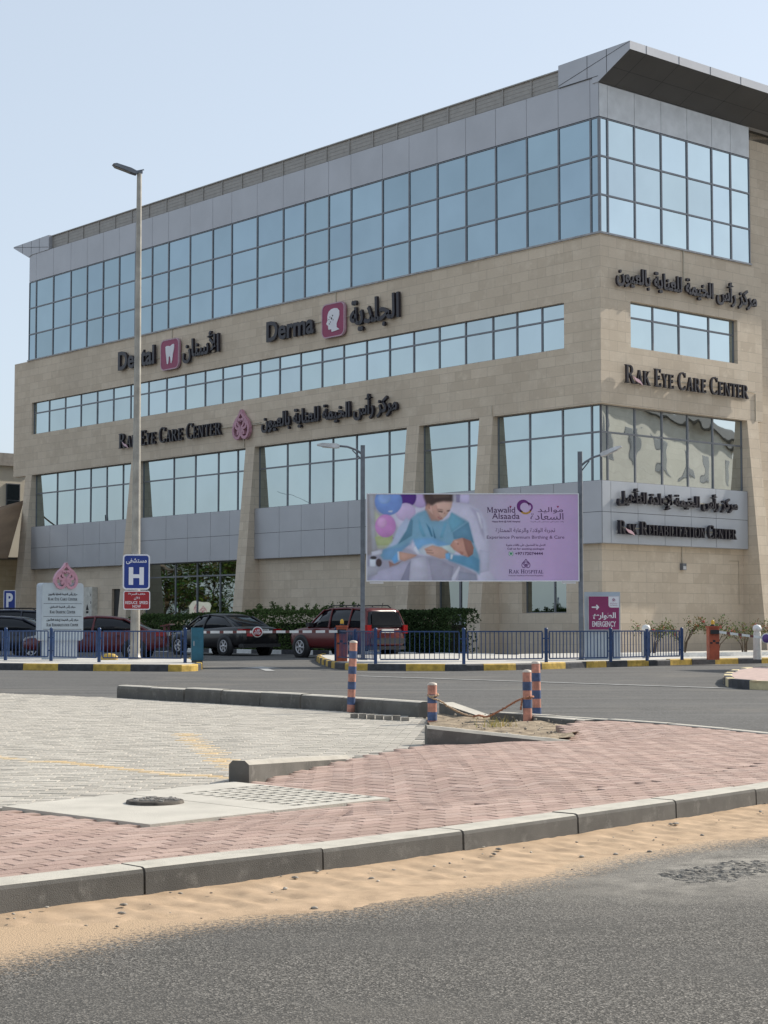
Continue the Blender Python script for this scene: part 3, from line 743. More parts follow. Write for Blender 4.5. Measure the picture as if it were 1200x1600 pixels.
# upper curtain wall
window('L', UM, [16.09,17.58,19.08,20.58], -.03, 'curtain_wall', mw=.075, tw=.07)
window('R', RM, [16.09,17.58,19.08,20.58], -.03, 'curtain_wall', GLASSR, mw=.075, tw=.07)
s = MB(); fbox(s, 'L', -.06, 43.5, 16.06, 16.13, -.2, .06); fbox(s, 'R', -.0601, 9.3, 16.061, 16.131, -.2, .061); s.build('sill', mat('sill metal', (.34,.34,.35), .5, .4), B)
def panels(side, ss, zs, off, th=.02, gap=.018, m=ALU, back=.05, name='panel_band', backend=None):
    g = MB(); ss = sorted(ss)
    for a, b in zip(ss, ss[1:]):
        for c, d in zip(zs, zs[1:]):
            o = off+random.gauss(0,.0012); fbox(g, side, a+gap/2, b-gap/2, c+gap/2, d-gap/2, off-.015, o)
    o = g.build(name, m, B)
    k = MB(); fbox(k, side, ss[0], ss[-1], zs[0]+.004, zs[-1]-.004, off-back, off-.016); k.build('backing', SEAM, o)
    return o
panels('L', UM[:-1]+[.008], [20.6,22.15], .0, name='panel_band')
panels('R', [.008]+RM[1:], [20.6,21.9], .0, m=ALUW, name='panel_band')
# louvred parapet
g = MB()
for k in range(9): fbox(g, 'L', 2.12, 41.2, 22.17+k*.084, 22.17+k*.084+.081, -.3, -.22+(.008 if k % 2 else 0))
x = 2.12
while x < 41.3: fbox(g, 'L', x, x+.05, 22.16, 22.95, -.33, -.17); x += 1.628
fbox(g, 'L', 2.1, 41.3, 22.92, 22.97, -.4, -.15); fbox(g, 'L', 2.1, 41.3, 22.15, 22.93, -.4, -.31)
g.build('louvre_parapet', LOUV, B)
# roof canopies: wedge sections that fly past each end of the left facade
def canopy(prof, x0, x1, soff, flip):
    g = MB(); n = len(prof); vs = [(x0,y,z) for y,z in prof]+[(x1,y,z) for y,z in prof]
    a = sum(prof[i][0]*prof[(i+1)%n][1]-prof[(i+1)%n][0]*prof[i][1] for i in range(n))
    fs = [tuple(range(n)), tuple(range(n,2*n))[::-1]]+[(i,i+n,(i+1)%n+n,(i+1)%n) for i in range(n) if i != soff]
    if a > 0: fs = [f[::-1] for f in fs]
    g.add(vs, fs); o = g.build('roof_canopy', ALU, B)
    s = MB(); i, j = soff, (soff+1) % n; s.add([vs[i],vs[i+n],vs[j+n],vs[j]], [(0,1,2,3)]); s.add([(p[0],p[1],p[2]+.03) for p in (vs[i],vs[i+n],vs[j+n],vs[j])], [(3,2,1,0)])
    so_ = s.build('soffit', ALUD, o)
    return o
co = canopy([(2.08,22.15),(2.08,23.05),(-1.62,23.12),(-1.62,22.8),(0,21.92),(.3,21.92),(.3,22.15)], -.04, 34, 3, False)
sm = MB()                                                     # panel seams of the canopy
x = .9
while x < 34:
    sm.box(x, x+.02, -1.626, -1.615, 22.8, 23.118)
    d = Vector((0,1.62,-.88)); nrm_ = Vector((0,-.88,-1.62)).normalized()*.004
    a = Vector((x,-1.62,22.8))+nrm_; b = a+d; sm.add([a,a+Vector((.025,0,0)),b+Vector((.025,0,0)),b], [(0,1,2,3)])
    x += 1.92
a = Vector((-.02,-.75,22.327))+nrm_; sm.add([a,a+Vector((34,0,0)),a+Vector((34,.016,-.009)),a+Vector((0,.016,-.009))], [(0,1,2,3)])
for y, z0, z1 in ((.55,22.15,23.07),(-.45,22.17,23.09)): sm.box(-.046,-.041,y,y+.02,z0,z1)
sm.add([(-.046,2.08,22.24),(-.046,2.08,22.215),(-.046,-1.6,23.08),(-.046,-1.6,23.1)], [(0,1,2,3)])
sm.box(-.046,-.041,.0,2.08,22.14,22.165); sm.build('seam', SEAM, co)
co = canopy([(41.26,22.15),(43.2,22.15),(43.5,22.04),(45.25,22.85),(45.25,22.93),(41.26,22.97)], -.04, 24, 2, True)
sm = MB()
for y, z0, z1 in ((42.3,22.16,22.955),(43.2,22.17,22.94),(44.2,22.38,22.935)): sm.box(-.046,-.041,y,y+.02,z0,z1)
sm.add([(-.046,41.3,22.3),(-.046,41.3,22.275),(-.046,45.2,22.88),(-.046,45.2,22.9)], [(0,1,2,3)][::-1]); sm.build('seam', SEAM, co)
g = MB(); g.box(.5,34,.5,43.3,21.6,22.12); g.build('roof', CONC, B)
# inner core that closes the volume behind the glass
g = MB(); g.box(.62,9.2,.62,43.2,.05,9.54); g.box(.36,9.2,.36,43.3,16.1,21.58); g.box(.36,9.2,.36,44.8,9.92,16.04); g.box(9.25,33,2.2,43,.05,21.5); g.build('core', DARK, B)
# piers that lean out towards their feet
FINS = [(42.88,43.6),(31.9,32.62),(21.92,22.64),(10.3,11.08),(5.85,6.64)]
def fin(side, s0, s1):
    g = MB(); prof = [(-.62,0),(.87,0),(.003,9.549),(-.62,9.549)]; f = LX if side == 'L' else RX
    vs = [f(s0,z,o) for o,z in prof]+[f(s1,z,o) for o,z in prof]
    fs = [(0,1,2,3),(7,6,5,4),(0,4,5,1),(1,5,6,2),(2,6,7,3),(3,7,4,0)]
    if side == 'L': fs = [q[::-1] for q in fs]
    g.add(vs, fs); g.build('pier', STONE, B)
for a, b in FINS: fin('L', a, b)
fin('R', 8.9, 9.62)
# first floor glazing and panel bands, bay by bay
BAYS = [(32.62,42.88,[40.56,38.69,37.05,35.42,33.83]),(22.64,31.9,[29.1,27.2,25.25,23.65]),(11.08,21.92,[19.75,18.1,16.4,14.75,12.55]),(6.64,10.3,[7.55]),(.3,5.85,[4.05,2.27,.75])]
for i, (a, b, ms) in enumerate(BAYS):
    window('L', [a]+ms+[b], [6.62,8.5,9.55], -.3, 'window', GLASS1)
    panels('L', [a if i < 4 else .012]+[m+.25 for m in ms if m+.25 < b-.2]+[b], [4.24,5.43,6.62], 0)
window('R', [.3,.66,2.24,3.85,5.42,7.0,8.9], [6.62,8.5,9.55], -.3, 'window', GLASSW)
panels('R', [.012,.5,2.05,3.64,5.24,6.81,8.87], [4.24,5.43,6.62], 0, m=mat('pale blue grey panel', (.46,.49,.54), .42, .3, .04, .6))
g = MB(); g.box(.02,.61,.02,42.85,6.6,6.62); g.box(.61,8.86,.02,.61,6.6,6.619); g.box(.02,.61,.02,42.85,4.235,4.255); g.box(.61,8.86,.02,.61,4.235,4.254); g.build('ledge', ALU, B)
# ground floor walls with their openings
w = MB(); wall_holes(w, 'L', .3, 44.2, 0, 4.235, [(22.8,31.8,0,4.235),(7.3,9.6,.5,3.7),(2.15,4.55,1.62,3.4),(34.0,34.85,0,3.02)], -.61, -.3); w.build('wall', STONE, B)
w = MB(); wall_holes(w, 'R', .61, 9.3, 0, 4.235, [], -.61, -.3); w.build('wall', STONE, B)
window('L', [22.8,23.75,25.25,27.2,29.1,31.8], [.02,3.55,4.235], -.45, 'window', GLASSG)
window('L', [7.3,8.35,9.6], [.5,3.7], -.55, 'window', GLASSG, mw=.11)
window('L', [2.15,3.0,4.55], [1.62,3.4], -.58, 'window', GLASSG, mw=.07)
d = MB(); d.box(.44,.5,34.0,34.85,0,3.02); dr = d.build('door', mat('dark door', (.03,.03,.033), .4), B)
d = MB(); d.box(.4,.44,34.08,34.12,1.0,1.3); d.build('handle', RIM, dr)
# recessed stair tower wall to the right
w = MB(); w.box(9.97,34,.5,.9,0,21.9); w.build('wall', STONE, B)
w = MB(); w.box(9.3,9.96,.5,1.6,16.08,21.88); w.build('return_wall', STONE, B)
c = MB(); c.tube([(4.98,.27,4.23),(4.98,.27,3.55)], .02, 6); c.tube([(8.0,.285,3.75),(8.6,.285,3.75),(8.6,.285,2.0),(8.9,.285,2.0)], .012, 6); c.build('conduit', BEIGER, B)
c = MB(); c.tube([(-.02,5.9,10.0),(-.02,5.9,9.56)], .02, 6); c.tube([(9.45,-.02,10.7),(9.45,-.02,9.55)], .02, 6); c.build('conduit', BEIGER, B)
def bpos(bx, by, z): p = C0+V*bx+U*by; return (p.x, p.y, z)
t = thing('security_light', 'small dark security light on a thin conduit below the pale panel band', 'wall light', bpos(4.98,.3,3.45), BROT)
g = MB(); g.box(-.11,.11,-.16,0,-.13,.13); g.build('housing', GREYP, t); g = MB(); g.box(-.09,.09,-.165,-.161,-.11,.02); g.build('lens', LAMPG, t)
t = thing('utility_cabinet', 'white wall cabinet with dark warning marks behind the pylon sign', 'cabinet', bpos(.3,36.9,1.3), BROT-math.pi/2)
g = MB(); g.box(-.65,.65,-.35,0,0,1.85); g.build('housing', mat('cream cabinet paint', (.6,.58,.52), .5), t)
g = MB(); g.box(-.6,.6,-.362,-.351,.05,1.8); dr = g.build('door', mat('cream door paint', (.64,.62,.56), .5), t)
g = MB(); g.prism([(.05,.62),(.35,.62),(.2,.95)], -.366, -.3625); g.box(.08,.32,-.366,-.3625,.45,.57); g.build('warning_mark', BLACKL, t)
g = MB(); [g.box(.52,.56,-.372,-.3625,z,z+.14) for z in (.95,1.35)]; g.build('hinge', PLAST, t)

# ---------------------------------------------------------------- wall signs
def sign(side, s, z, label, name='wall_sign', group='raised letter signs on the building'):
    if side == 'L': return thing(name, label, 'sign', bpos(-.0,s,z), BROT-math.pi/2, group)
    return thing(name, label, 'sign', bpos(s,0,z), BROT, group)
def rail(t, x0, x1, z, vx=None, vz=0):
    g = MB(); g.box(x0, x1, -.075, -.035, z-.018, z+.018)
    if vx is not None: g.box(vx-.02, vx+.02, -.05, -.004, min(z,vz), max(z,vz))
    g.build('rail', BEIGER, t)
def rrect(x0, x1, z0, z1, r, n=6):
    P = []
    for cx, cz, a in ((x1-r,z1-r,0),(x0+r,z1-r,90),(x0+r,z0+r,180),(x1-r,z0+r,270)):
        P += [(cx+r*math.cos(R(a+90*k/n)), cz+r*math.sin(R(a+90*k/n))) for k in range(n+1)]
    return P
def plate_icon(t, x0, x1, z0, z1, polys, dots=()):
    g = MB(); g.prism(rrect(x0,x1,z0,z1,.28), -.2, -.06); b = g.build('plate', MAG, t)
    g = MB(); g.ribbon(rrect(x0,x1,z0,z1,.28), .05, -.215, -.1, True); g.build('edge_trim', mat('pink trim', (.5,.33,.4), .4), b)
    g = MB()
    for p in polys: g.prism([(x0+(x1-x0)*u, z0+(z1-z0)*v) for u, v in p], -.225, -.199)
    for (u, v, r_) in dots: pass
    ic = g.build('icon', SIGNW, b)
    if dots:
        g = MB()
        for u, v, r_ in dots:
            cx, cz = x0+(x1-x0)*u, z0+(z1-z0)*v; g.prism([(cx+r_*math.cos(k*1.047), cz+r_*math.sin(k*1.047)) for k in range(6)], -.229, -.2251)
        g.build('icon_dots', SEAM, b)
# Dental, x measured from a=29 towards the corner
t = sign('L', 29.0, 0, 'dental sign in dark letters with a white tooth on a magenta plate')
g = MB(); la(g, 'Dental', -4.66,-1.24,14.43,15.42,-.22,-.09,.025); g.build('lettering', BLACKL, t)
g = MB(); ar(g, 'الأسنان', 1.3,4.4,14.12,15.5,-.22,-.09,.022); g.build('lettering', BLACKL, t)
def tr_(P, x0, x1, y0, y1): return [((x-x0)/(x1-x0), (y1-y)/(y1-y0)) for x, y in P]
plate_icon(t, -.64, .94, 14.0, 15.5, [tr_([(506,306),(515,300),(530,303),(540,308),(552,297),(564,293),(570,305),(568,340),(560,380),(556,430),(550,452),(545,450),(543,405),(538,392),(531,395),(528,440),(524,457),(517,452),(513,405),(508,355)],470,600,250,500)])
rail(t, -3, 3.5, 14.72, .1, 16.05)
t = sign('L', 15.85, 0, 'dermatology sign in dark letters with a white head profile on a magenta plate')
g = MB(); la(g, 'Derma', -4.92,-1.36,14.36,15.32,-.22,-.09,.025); g.build('lettering', BLACKL, t)
g = MB(); ar(g, 'الجلدية', 1.2,4.5,14.05,15.45,-.22,-.09,.022); g.build('lettering', BLACKL, t)
plate_icon(t, -.76, .8, 14.03, 15.53, [tr_([(575,250),(582,228),(600,212),(622,207),(645,212),(660,235),(661,270),(652,305),(640,340),(642,370),(662,390),(605,401),(601,378),(581,376),(578,352),(580,345),(572,338),(564,325),(574,300),(572,270)],530,695,165,440)], [(.38,.6,.03),(.45,.55,.055),(.33,.53,.03),(.5,.63,.04),(.4,.45,.03),(.35,.4,.035),(.52,.5,.03)])
rail(t, -4, 3.6, 14.85, .0, 16.05)
def swoosh(t, x0, x1, z0, z1):
    g = MB(); n = 10; up = []; dn = []
    for k in range(n+1):
        u = k/n; x = x0+(x1-x0)*u; z = z1-(z1-z0)*(u+.10*math.sin(u*6.28)); w_ = .012+.05*math.sin(math.pi*u)
        up.append((x,z+w_)); dn.append((x,z-w_))
    g.prism(up+dn[::-1], -.26, -.23); g.build('ribbon_stroke', mat('pink ribbon enamel', (.62,.4,.45), .4), t)
t = sign('L', 29.0, 0, 'english eye care center sign in serif capitals with pink lotus emblem beside it')
g = MB(); serif(g, 'RAK EYE CARE CENTER', -4.53,4.63,10.33,11.1,-.22,-.08); g.build('lettering', BLACKL, t)
swoosh(t, -4.1,-3.55,10.28,10.62)
g = MB(); emblem(g, 6.28, 9.97, 1.36, -.26, -.08, .095); g.build('emblem', PINKE, t)
rail(t, -3, 7.6, 10.66, 6.28, 9.6)
EYE_AR = 'مركز رأس الخيمة للعناية بالعيون'
t = sign('L', 16.3, 0, 'arabic eye care sign in black letters just right of the pink emblem')
g = MB(); ar(g, EYE_AR, -4.84,4.81,10.1,11.22,-.22,-.08,.028); g.build('lettering', BLACKL, t); rail(t, -5.8, 4.6, 10.6)
t = sign('R', 5.0, 0, 'arabic eye care sign above the small window of the sunlit facade')
g = MB(); ar(g, EYE_AR, -4.27,4.42,14.1,15.12,-.2,-.1,.028); g.build('lettering', BLACKL, t); rail(t, -4.1, 4.3, 14.55, -.1, 16.05)
t = sign('R', 5.0, 0, 'english eye care center sign in serif capitals below the small window')
g = MB(); serif(g, 'RAK EYE CARE CENTER', -3.8,3.8,10.42,11.12,-.2,-.1); g.build('lettering', BLACKL, t); swoosh(t, -3.45,-2.9,10.38,10.7); rail(t, -3.4, 4.4, 10.75)
t = sign('R', 5.0, 0, 'arabic rehabilitation sign on the upper row of pale panels')
g = MB(); ar(g, 'مركز رأس الخيمة لإعادة التأهيل', -4.28,2.98,5.62,6.38,-.2,-.06,.028); g.build('lettering', BLACKL, t); rail(t, -4.0, 2.8, 5.98)
t = sign('R', 5.0, 0, 'english rehabilitation center sign in serif capitals on the lower row of pale panels')
g = MB(); serif(g, 'RAK REHABILITATION CENTER', -4.25,2.9,4.6,5.12,-.2,-.06); g.build('lettering', BLACKL, t); swoosh(t, -3.95,-3.45,4.57,4.82); rail(t, -4.0, 2.7, 4.85)

# ---------------------------------------------------------------- street furniture
def frame(loc, rz=0): return Matrix.Translation(loc) @ Matrix.Rotation(rz, 4, 'Z')
# tall street lamp
t = thing('street_lamp', 'tall tapering grey street lamp carrying the blue H sign', 'street lamp', (-7.35,51.9,.15))
g = MB(); g.tube([(0,0,0),(0,0,3),(0,0,9),(0,0,14.55)], [.145,.13,.1,.072], 12); g.lathe([(.2,0),(.2,.05),(.16,.08),(.15,.2)], 12)
g.box(-.06,.06,-.15,-.13,.5,1.5); g.build('pole', PALEP, t)
g = MB(); M_ = Matrix.Translation((0,0,14.52)) @ Matrix.Rotation(R(200),4,'Z') @ Matrix.Rotation(R(-16),4,'Y')
g.prism([(.08,-.05),(.25,-.06),(.75,-.05),(.84,.0),(.75,.05),(.3,.07),(.08,.04)], -.13, .13, None, M_); g.build('lamp_head', GREYP, t)
g = MB(); g.box(.28,.76,-.1,.1,-.066,-.0605,None,M_); g.build('lens', mat('dull lamp lens', (.25,.24,.23), .3), t)
g = MB(); g.tube([(-.16,0,14.6),(.14,0,14.66)], .02, 6); g.box(-.1,.1,-.03,.03,14.55,14.62); g.build('bracket', GREYP, t)
# H sign and speed sign, both strapped to the pole
t = thing('hospital_sign', 'blue and white H sign strapped to the tall lamp pole', 'sign', (-7.3,51.68,0), R(6))
g = MB(); g.prism(rrect(-.395,.395,2.2,3.24,.1), -.02, .0); g.build('border', SIGNW, t)
g = MB(); g.prism(rrect(-.355,.355,2.24,3.2,.075), -.024, -.0202); g.build('panel', SBLUE, t)
g = MB(); g.box(-.22,-.09,-.029,-.0242,2.34,2.86); g.box(.09,.22,-.029,-.0242,2.34,2.86); g.box(-.09,.09,-.0285,-.0242,2.54,2.65)
ar(g, 'مستشفى', -.3,.3,2.95,3.12,-.029,-.0242,.02); g.build('lettering', SIGNW, t)
t = thing('speed_sign', 'red reduce speed now sign right under the blue H sign', 'sign', (-7.28,51.67,0), R(5))
g = MB(); g.prism(rrect(-.39,.39,1.61,2.165,.06), -.02, .0); g.build('border', SIGNW, t)
g = MB(); g.prism(rrect(-.365,.365,1.635,2.14,.045), -.024, -.0202); g.build('panel', SRED, t)
g = MB(); ar(g, 'خفف السرعة', -.25,.25,2.03,2.11,-.029,-.0242,.02); ar(g, 'الآن', -.08,.08,1.9,1.99,-.029,-.0242,.02)
la(g, 'REDUCE  SPEED', -.33,.33,1.775,1.86,-.029,-.0242,.01); la(g, 'NOW', -.12,.12,1.665,1.75,-.029,-.0242,.01); g.build('lettering', SIGNW, t)
# pylon sign
t = thing('pylon_sign', 'pale grey directory pylon topped by a pink lotus emblem', 'sign', (-9.6,52.0,.15), R(33))
g = MB(); g.box(-.5,.5,-.14,.14,0,.55); g.build('base', SIGNG, t)
g = MB(); g.prism(rrect(-.66,.66,.55,2.25,.1), -.2, .2); bd = g.build('body', SIGNG, t)
g = MB(); g.prism(rrect(-.645,.645,.57,2.235,.09), -.206, -.2005); pn = g.build('face_panel', mat('pale blue white sign face', (.43,.49,.53), .4, 0, .03), t)
g = MB()
for k, (a_, e_) in enumerate([(EYE_AR,'RAK EYE CARE CENTER'),('مركز رأس الخيمة للسكري','RAK DIABETIC CENTER'),('مركز رأس الخيمة لإعادة التأهيل','RAK REHABILITATION CENTER')]):
    z = 1.84-k*.38; hw = (.46,.4,.5)[k]
    ar(g, a_, -hw,hw,z+.03,z+.13,-.212,-.2065,.03); serif(g, e_, -hw,hw,z-.11,z-.02,-.211,-.2065); g.box(-.6,.6,-.209,-.2065,z-.205,z-.195)
g.build('lettering', BLACKL, pn)
g = MB(); emblem(g, .08, 2.08, .74, -.28, -.13, .1); g.build('emblem', PINKE, t)
# parking sign
t = thing('parking_sign', 'blue parking P sign rising behind the dark cars at the left edge', 'sign', (-14.85,69.6,.0), R(8))
g = MB(); g.prism(rrect(-.235,.235,1.74,2.52,.04), -.02, 0); g.prism(rrect(-.235,.235,1.3,1.7,.04), -.02, 0); g.build('border', SIGNW, t)
g = MB(); g.prism(rrect(-.21,.21,1.765,2.495,.03), -.024, -.0202); g.prism(rrect(-.21,.21,1.325,1.675,.03), -.024, -.0202); g.build('panel', SBLUE, t)
g = MB(); la(g, 'P', -.13,.13,1.85,2.41,-.029,-.0242,.04); g.build('lettering', SIGNW, t)
g = MB(); g.tube([(0,.03,0),(0,.03,2.5)], .03, 8); g.build('post', PALEP, t)
# billboard lamp posts
def lamp_post(x, y, label, h, arm, head_tilt, rz):
    t = thing('lamp_post', label, 'street lamp', (x,y,.15), rz, 'grey lamp posts holding the billboard')
    g = MB(); g.box(-.065,.065,-.065,.065,0,h); g.box(-.14,.14,-.14,.14,0,.02); g.build('pole', GREYP, t)
    g = MB(); g.tube(arm, .032, 8); g.tube([(arm[-1][0]*.45,0,arm[2][2]-.1),(0,0,arm[0][2]-.18)], .02, 6); g.build('arm', GREYP, t)
    g = MB(); M_ = Matrix.Translation(arm[-1]) @ Matrix.Rotation(head_tilt,4,'Y')
    g.prism([(0,-.05),(.1,-.07),(.5,-.05),(.66,-.03),(.66,.0),(.5,.05),(.08,.06),(0,.03)], -.12, .12, None, M_); hd = g.build('lamp_head', mat('bare aluminium', (.55,.55,.56), .35, .6), t)
    g = MB(); g.box(.14,.5,-.09,.09,-.075,-.066,None,M_); g.build('lens', LAMPG, hd)
    return t
lamp_post(-.62, 51.0, 'grey lamp post at the left edge of the billboard, its lamp reaching left', 6.25, [(0,0,5.98),(.2,0,6.12),(.45,0,6.21),(.68,0,6.23)], R(-4), math.pi)
lamp_post(5.72, 50.95, 'grey lamp post at the right edge of the billboard, its lamp tilted up right', 6.06, [(0,0,5.62),(.15,0,5.75),(.36,0,5.88),(.6,0,5.95)], R(-22), R(-12))
# billboard
BW, BH = 6.18, 2.56
t = thing('billboard', 'wide lilac billboard showing a mother holding a newborn', 'billboard', (-.515,50.88,2.42), 0)
g = MB(); g.box(0,BW,-.05,.06,0,BH); g.build('panel', GREYP, t)
g = MB()
for x0,x1,z0,z1 in ((0,BW,0,.03),(0,BW,BH-.03,BH),(0,.03,.03,BH-.03),(BW-.03,BW,.03,BH-.03)): g.box(x0,x1,-.075,-.0502,z0,z1)
g.box(.1,.5,-.02,.04,-.06,-.001); g.box(BW-.5,BW-.1,-.02,.04,-.06,-.001); g.build('frame', SIGNW, t)
def pc(c): return lin(c)
cols_ = [(0,(176,174,188),(164,162,180)),(.45,(194,188,202),(184,180,198)),(.56,(194,184,204),(188,182,202)),(.7,(202,182,212),(196,176,210)),(.86,(208,176,216),(198,168,210)),(1,(198,168,208),(186,160,200))]
import numpy as np
GW, GH = 332, 136
img = np.zeros((GH, GW, 3)); uu = (np.arange(GW)+.5)/GW
for (u0,t0,b0),(u1,t1,b1) in zip(cols_, cols_[1:]):
    k = (uu >= u0) & (uu <= u1); f = ((uu-u0)/(u1-u0))[k]
    for q in range(GH):
        vv = (q+.5)/GH
        img[q,k] = np.outer(1-f, np.array(b0)*(1-vv)+np.array(t0)*vv)+np.outer(f, np.array(b1)*(1-vv)+np.array(t1)*vv)
def blur(a, r):
    for ax in (0,1):
        for _ in range(2):
            p = np.pad(a, [(r,r) if k == ax else (0,0) for k in range(a.ndim)], mode='edge'); c = np.cumsum(p, axis=ax)
            c = np.concatenate([np.zeros_like(np.take(c,[0],axis=ax)), c], axis=ax); n = a.shape[ax]
            a = (np.take(c, range(2*r+1, 2*r+1+n), axis=ax)-np.take(c, range(0, n), axis=ax))/(2*r+1)
    return a
SSX = 3
gx, gy = np.meshgrid((np.arange(GW*SSX)+.5)/SSX, (np.arange(GH*SSX)+.5)/SSX)
rngp = np.random.default_rng(4)
cloth = blur(rngp.normal(size=(GH,GW)), 4)*9+blur(rngp.normal(size=(GH,GW)), 1)*.8
def A_(P, c):
    global img
    pts = [((X-82.2)/1992*GW, (897-Y)/822*GH) for X, Y in P]; m = np.zeros(gx.shape, bool); n = len(pts)
    for i in range(n):
        (ax,ay),(bx,by) = pts[i], pts[i-1]
        if ay == by: continue
        k = ((ay > gy) != (by > gy)) & (gx < (bx-ax)*(gy-ay)/(by-ay)+ax); m ^= k
    m = m.reshape(GH,SSX,GW,SSX).mean(axis=(1,3)); area = m.sum()
    if area < .01: return
    size = max(max(p[0] for p in pts)-min(p[0] for p in pts), max(p[1] for p in pts)-min(p[1] for p in pts))
    r = 1 if size > 45 else 0; soft = blur(m, r) if r else m
    rr = int(max(1, min(9, size*.13))); rnd = blur(m, rr)
    cx = sum(p[0] for p in pts)/n; cy = sum(p[1] for p in pts)/n; X_, Y_2 = np.meshgrid(np.arange(GW), np.arange(GH))
    sh = .90+.14*rnd+.10*((X_-cx)*-.5+(Y_2-cy)*.8)/max(size,4)+.022*cloth*(1 if size > 14 else .3)
    img = img*(1-soft[...,None])+np.clip(np.array(c)[None,None]*sh[...,None],0,255)*soft[...,None]
def El(cx, cy, rx, ry, c, n=22): A_([(cx+rx*math.cos(6.2832*k/n), cy+ry*math.sin(6.2832*k/n)) for k in range(n)], c)
A_([(82,77),(160,77),(182,610),(95,660),(82,640)],(160,152,152)); A_([(105,77),(150,77),(178,600),(138,612)],(190,190,198)); A_([(160,230),(330,420),(330,592),(185,592)],(196,200,172))
A_([(160,480),(330,470),(330,560),(180,560)],(180,188,140))
A_([(300,270),(450,215),(640,190),(900,158),(1050,180),(1150,230),(1200,330),(1235,560),(1210,760),(1300,895),(900,895),(500,600),(330,560),(380,400)],(208,204,224))
A_([(1050,200),(1130,240),(1170,330),(1190,520),(1150,420),(1110,300)],(190,184,208)); A_([(1110,240),(1140,260),(1175,400),(1160,410)],(225,222,236))
A_([(1140,600),(1235,620),(1230,800),(1140,820)],(190,188,208)); A_([(925,77),(962,77),(957,160),(925,158)],(150,142,172)); A_([(962,77),(1048,77),(1048,172),(957,160)],(205,195,226))
El(590,140,75,70,(192,168,212)); El(470,110,82,92,(88,50,132)); El(450,250,95,85,(210,188,222)); El(290,150,130,130,(126,156,218)); El(250,120,60,55,(150,178,228)); El(262,380,98,108,(208,146,204)); El(230,350,45,50,(222,172,216)); A_([(285,240),(330,235),(325,252),(290,250)],(220,226,240)); A_([(325,485),(345,485),(335,500)],(170,100,160))
A_([(380,400),(460,300),(560,400),(500,560),(300,600),(200,660),(330,520)],(188,200,226))
A_([(640,180),(690,170),(770,325),(760,345),(680,335),(630,240)],(188,146,132))
A_([(640,228),(560,258),(500,310),(460,420),(370,550),(250,600),(210,650),(240,692),(330,692),(400,622),(520,500),(560,560),(590,620),(900,600),(960,620),(1100,800),(1140,840),(1138,660),(1090,540),(1040,340),(880,250),(860,300),(800,332),(690,330)],(130,172,196))
A_([(520,500),(600,495),(720,490),(870,560),(860,575),(600,640),(550,600)],(128,178,220)); A_([(880,255),(1010,340),(880,440),(850,340)],(118,174,198)); A_([(890,440),(1040,345),(1090,540),(1000,500),(900,500)],(104,148,174))
A_([(460,420),(500,310),(520,330),(510,470),(380,550)],(104,148,172)); A_([(570,300),(600,380),(640,480),(610,480),(575,400)],(120,178,206)); A_([(700,380),(718,495),(735,495)],(66,124,156)); A_([(810,350),(840,340),(800,490),(770,490)],(122,180,208)); A_([(640,350),(690,480),(705,480),(680,400)],(70,130,162))
A_([(240,600),(400,580),(520,520),(400,622),(330,692),(240,692)],(124,168,206)); A_([(540,560),(590,640),(560,645),(520,600)],(215,218,230))
A_([(650,150),(700,112),(860,140),(890,150),(882,200),(865,235),(832,285),(795,320),(755,332),(715,285),(662,225)],(220,180,164)); A_([(655,170),(682,178),(680,222),(662,218)],(190,142,126)); A_([(690,200),(740,180),(760,260),(800,318),(755,330),(712,285)],(205,160,145))
A_([(620,77),(893,77),(893,152),(800,150),(740,162),(695,192),(680,180),(655,168),(648,200),(634,150),(620,110)],(76,60,56)); A_([(690,77),(860,77),(870,110),(720,125)],(98,80,72))
A_([(752,236),(800,243),(796,254),(760,248)],(80,58,52)); A_([(835,236),(868,230),(862,243),(838,244)],(80,58,52)); A_([(748,222),(800,226),(800,231),(750,228)],(120,90,78)); A_([(808,250),(825,262),(808,270)],(196,148,132)); A_([(748,292),(792,300),(782,314),(762,308)],(176,96,96)); A_([(756,296),(786,302),(778,306)],(232,222,218))
A_([(318,690),(370,620),(388,618),(392,700),(345,732)],(116,172,222)); A_([(372,620),(392,616),(396,698),(380,704)],(215,222,232)); A_([(388,618),(560,650),(540,668),(440,712),(394,694)],(200,158,142)); A_([(292,705),(345,735),(430,700),(400,720),(330,780),(302,772)],(156,120,112))
A_([(88,895),(200,800),(420,722),(560,662),(700,658),(860,700),(950,740),(1115,820),(1125,895)],(172,168,186)); A_([(500,690),(640,660),(665,895),(478,895)],(190,188,204)); A_([(200,802),(490,712),(400,895),(100,895)],(190,186,210)); A_([(470,740),(500,700),(480,895),(400,895)],(150,148,170)); A_([(660,680),(760,690),(900,760),(880,895),(700,895)],(160,157,174)); A_([(880,860),(950,750),(960,770),(910,895),(880,895)],(212,210,224)); A_([(950,800),(1110,830),(1120,895),(940,895)],(150,152,170))
A_([(570,605),(620,562),(700,545),(760,572),(880,560),(925,600),(900,642),(640,652),(592,642)],(206,212,222)); A_([(760,572),(870,556),(925,600),(905,640),(850,620)],(196,214,214)); A_([(625,592),(700,560),(790,580),(852,620),(842,682),(770,684),(650,642)],(208,166,150)); A_([(640,600),(700,606),(700,612),(642,608)],(170,126,114)); A_([(640,622),(712,630),(712,636),(645,630)],(170,126,114))
A_([(830,622),(900,650),(1085,662),(1140,690),(1138,800),(1110,800),(965,742),(850,702)],(100,152,184)); A_([(820,640),(858,632),(870,690),(826,690)],(120,176,220)); A_([(872,640),(895,650),(885,692),(868,688)],(214,220,226))
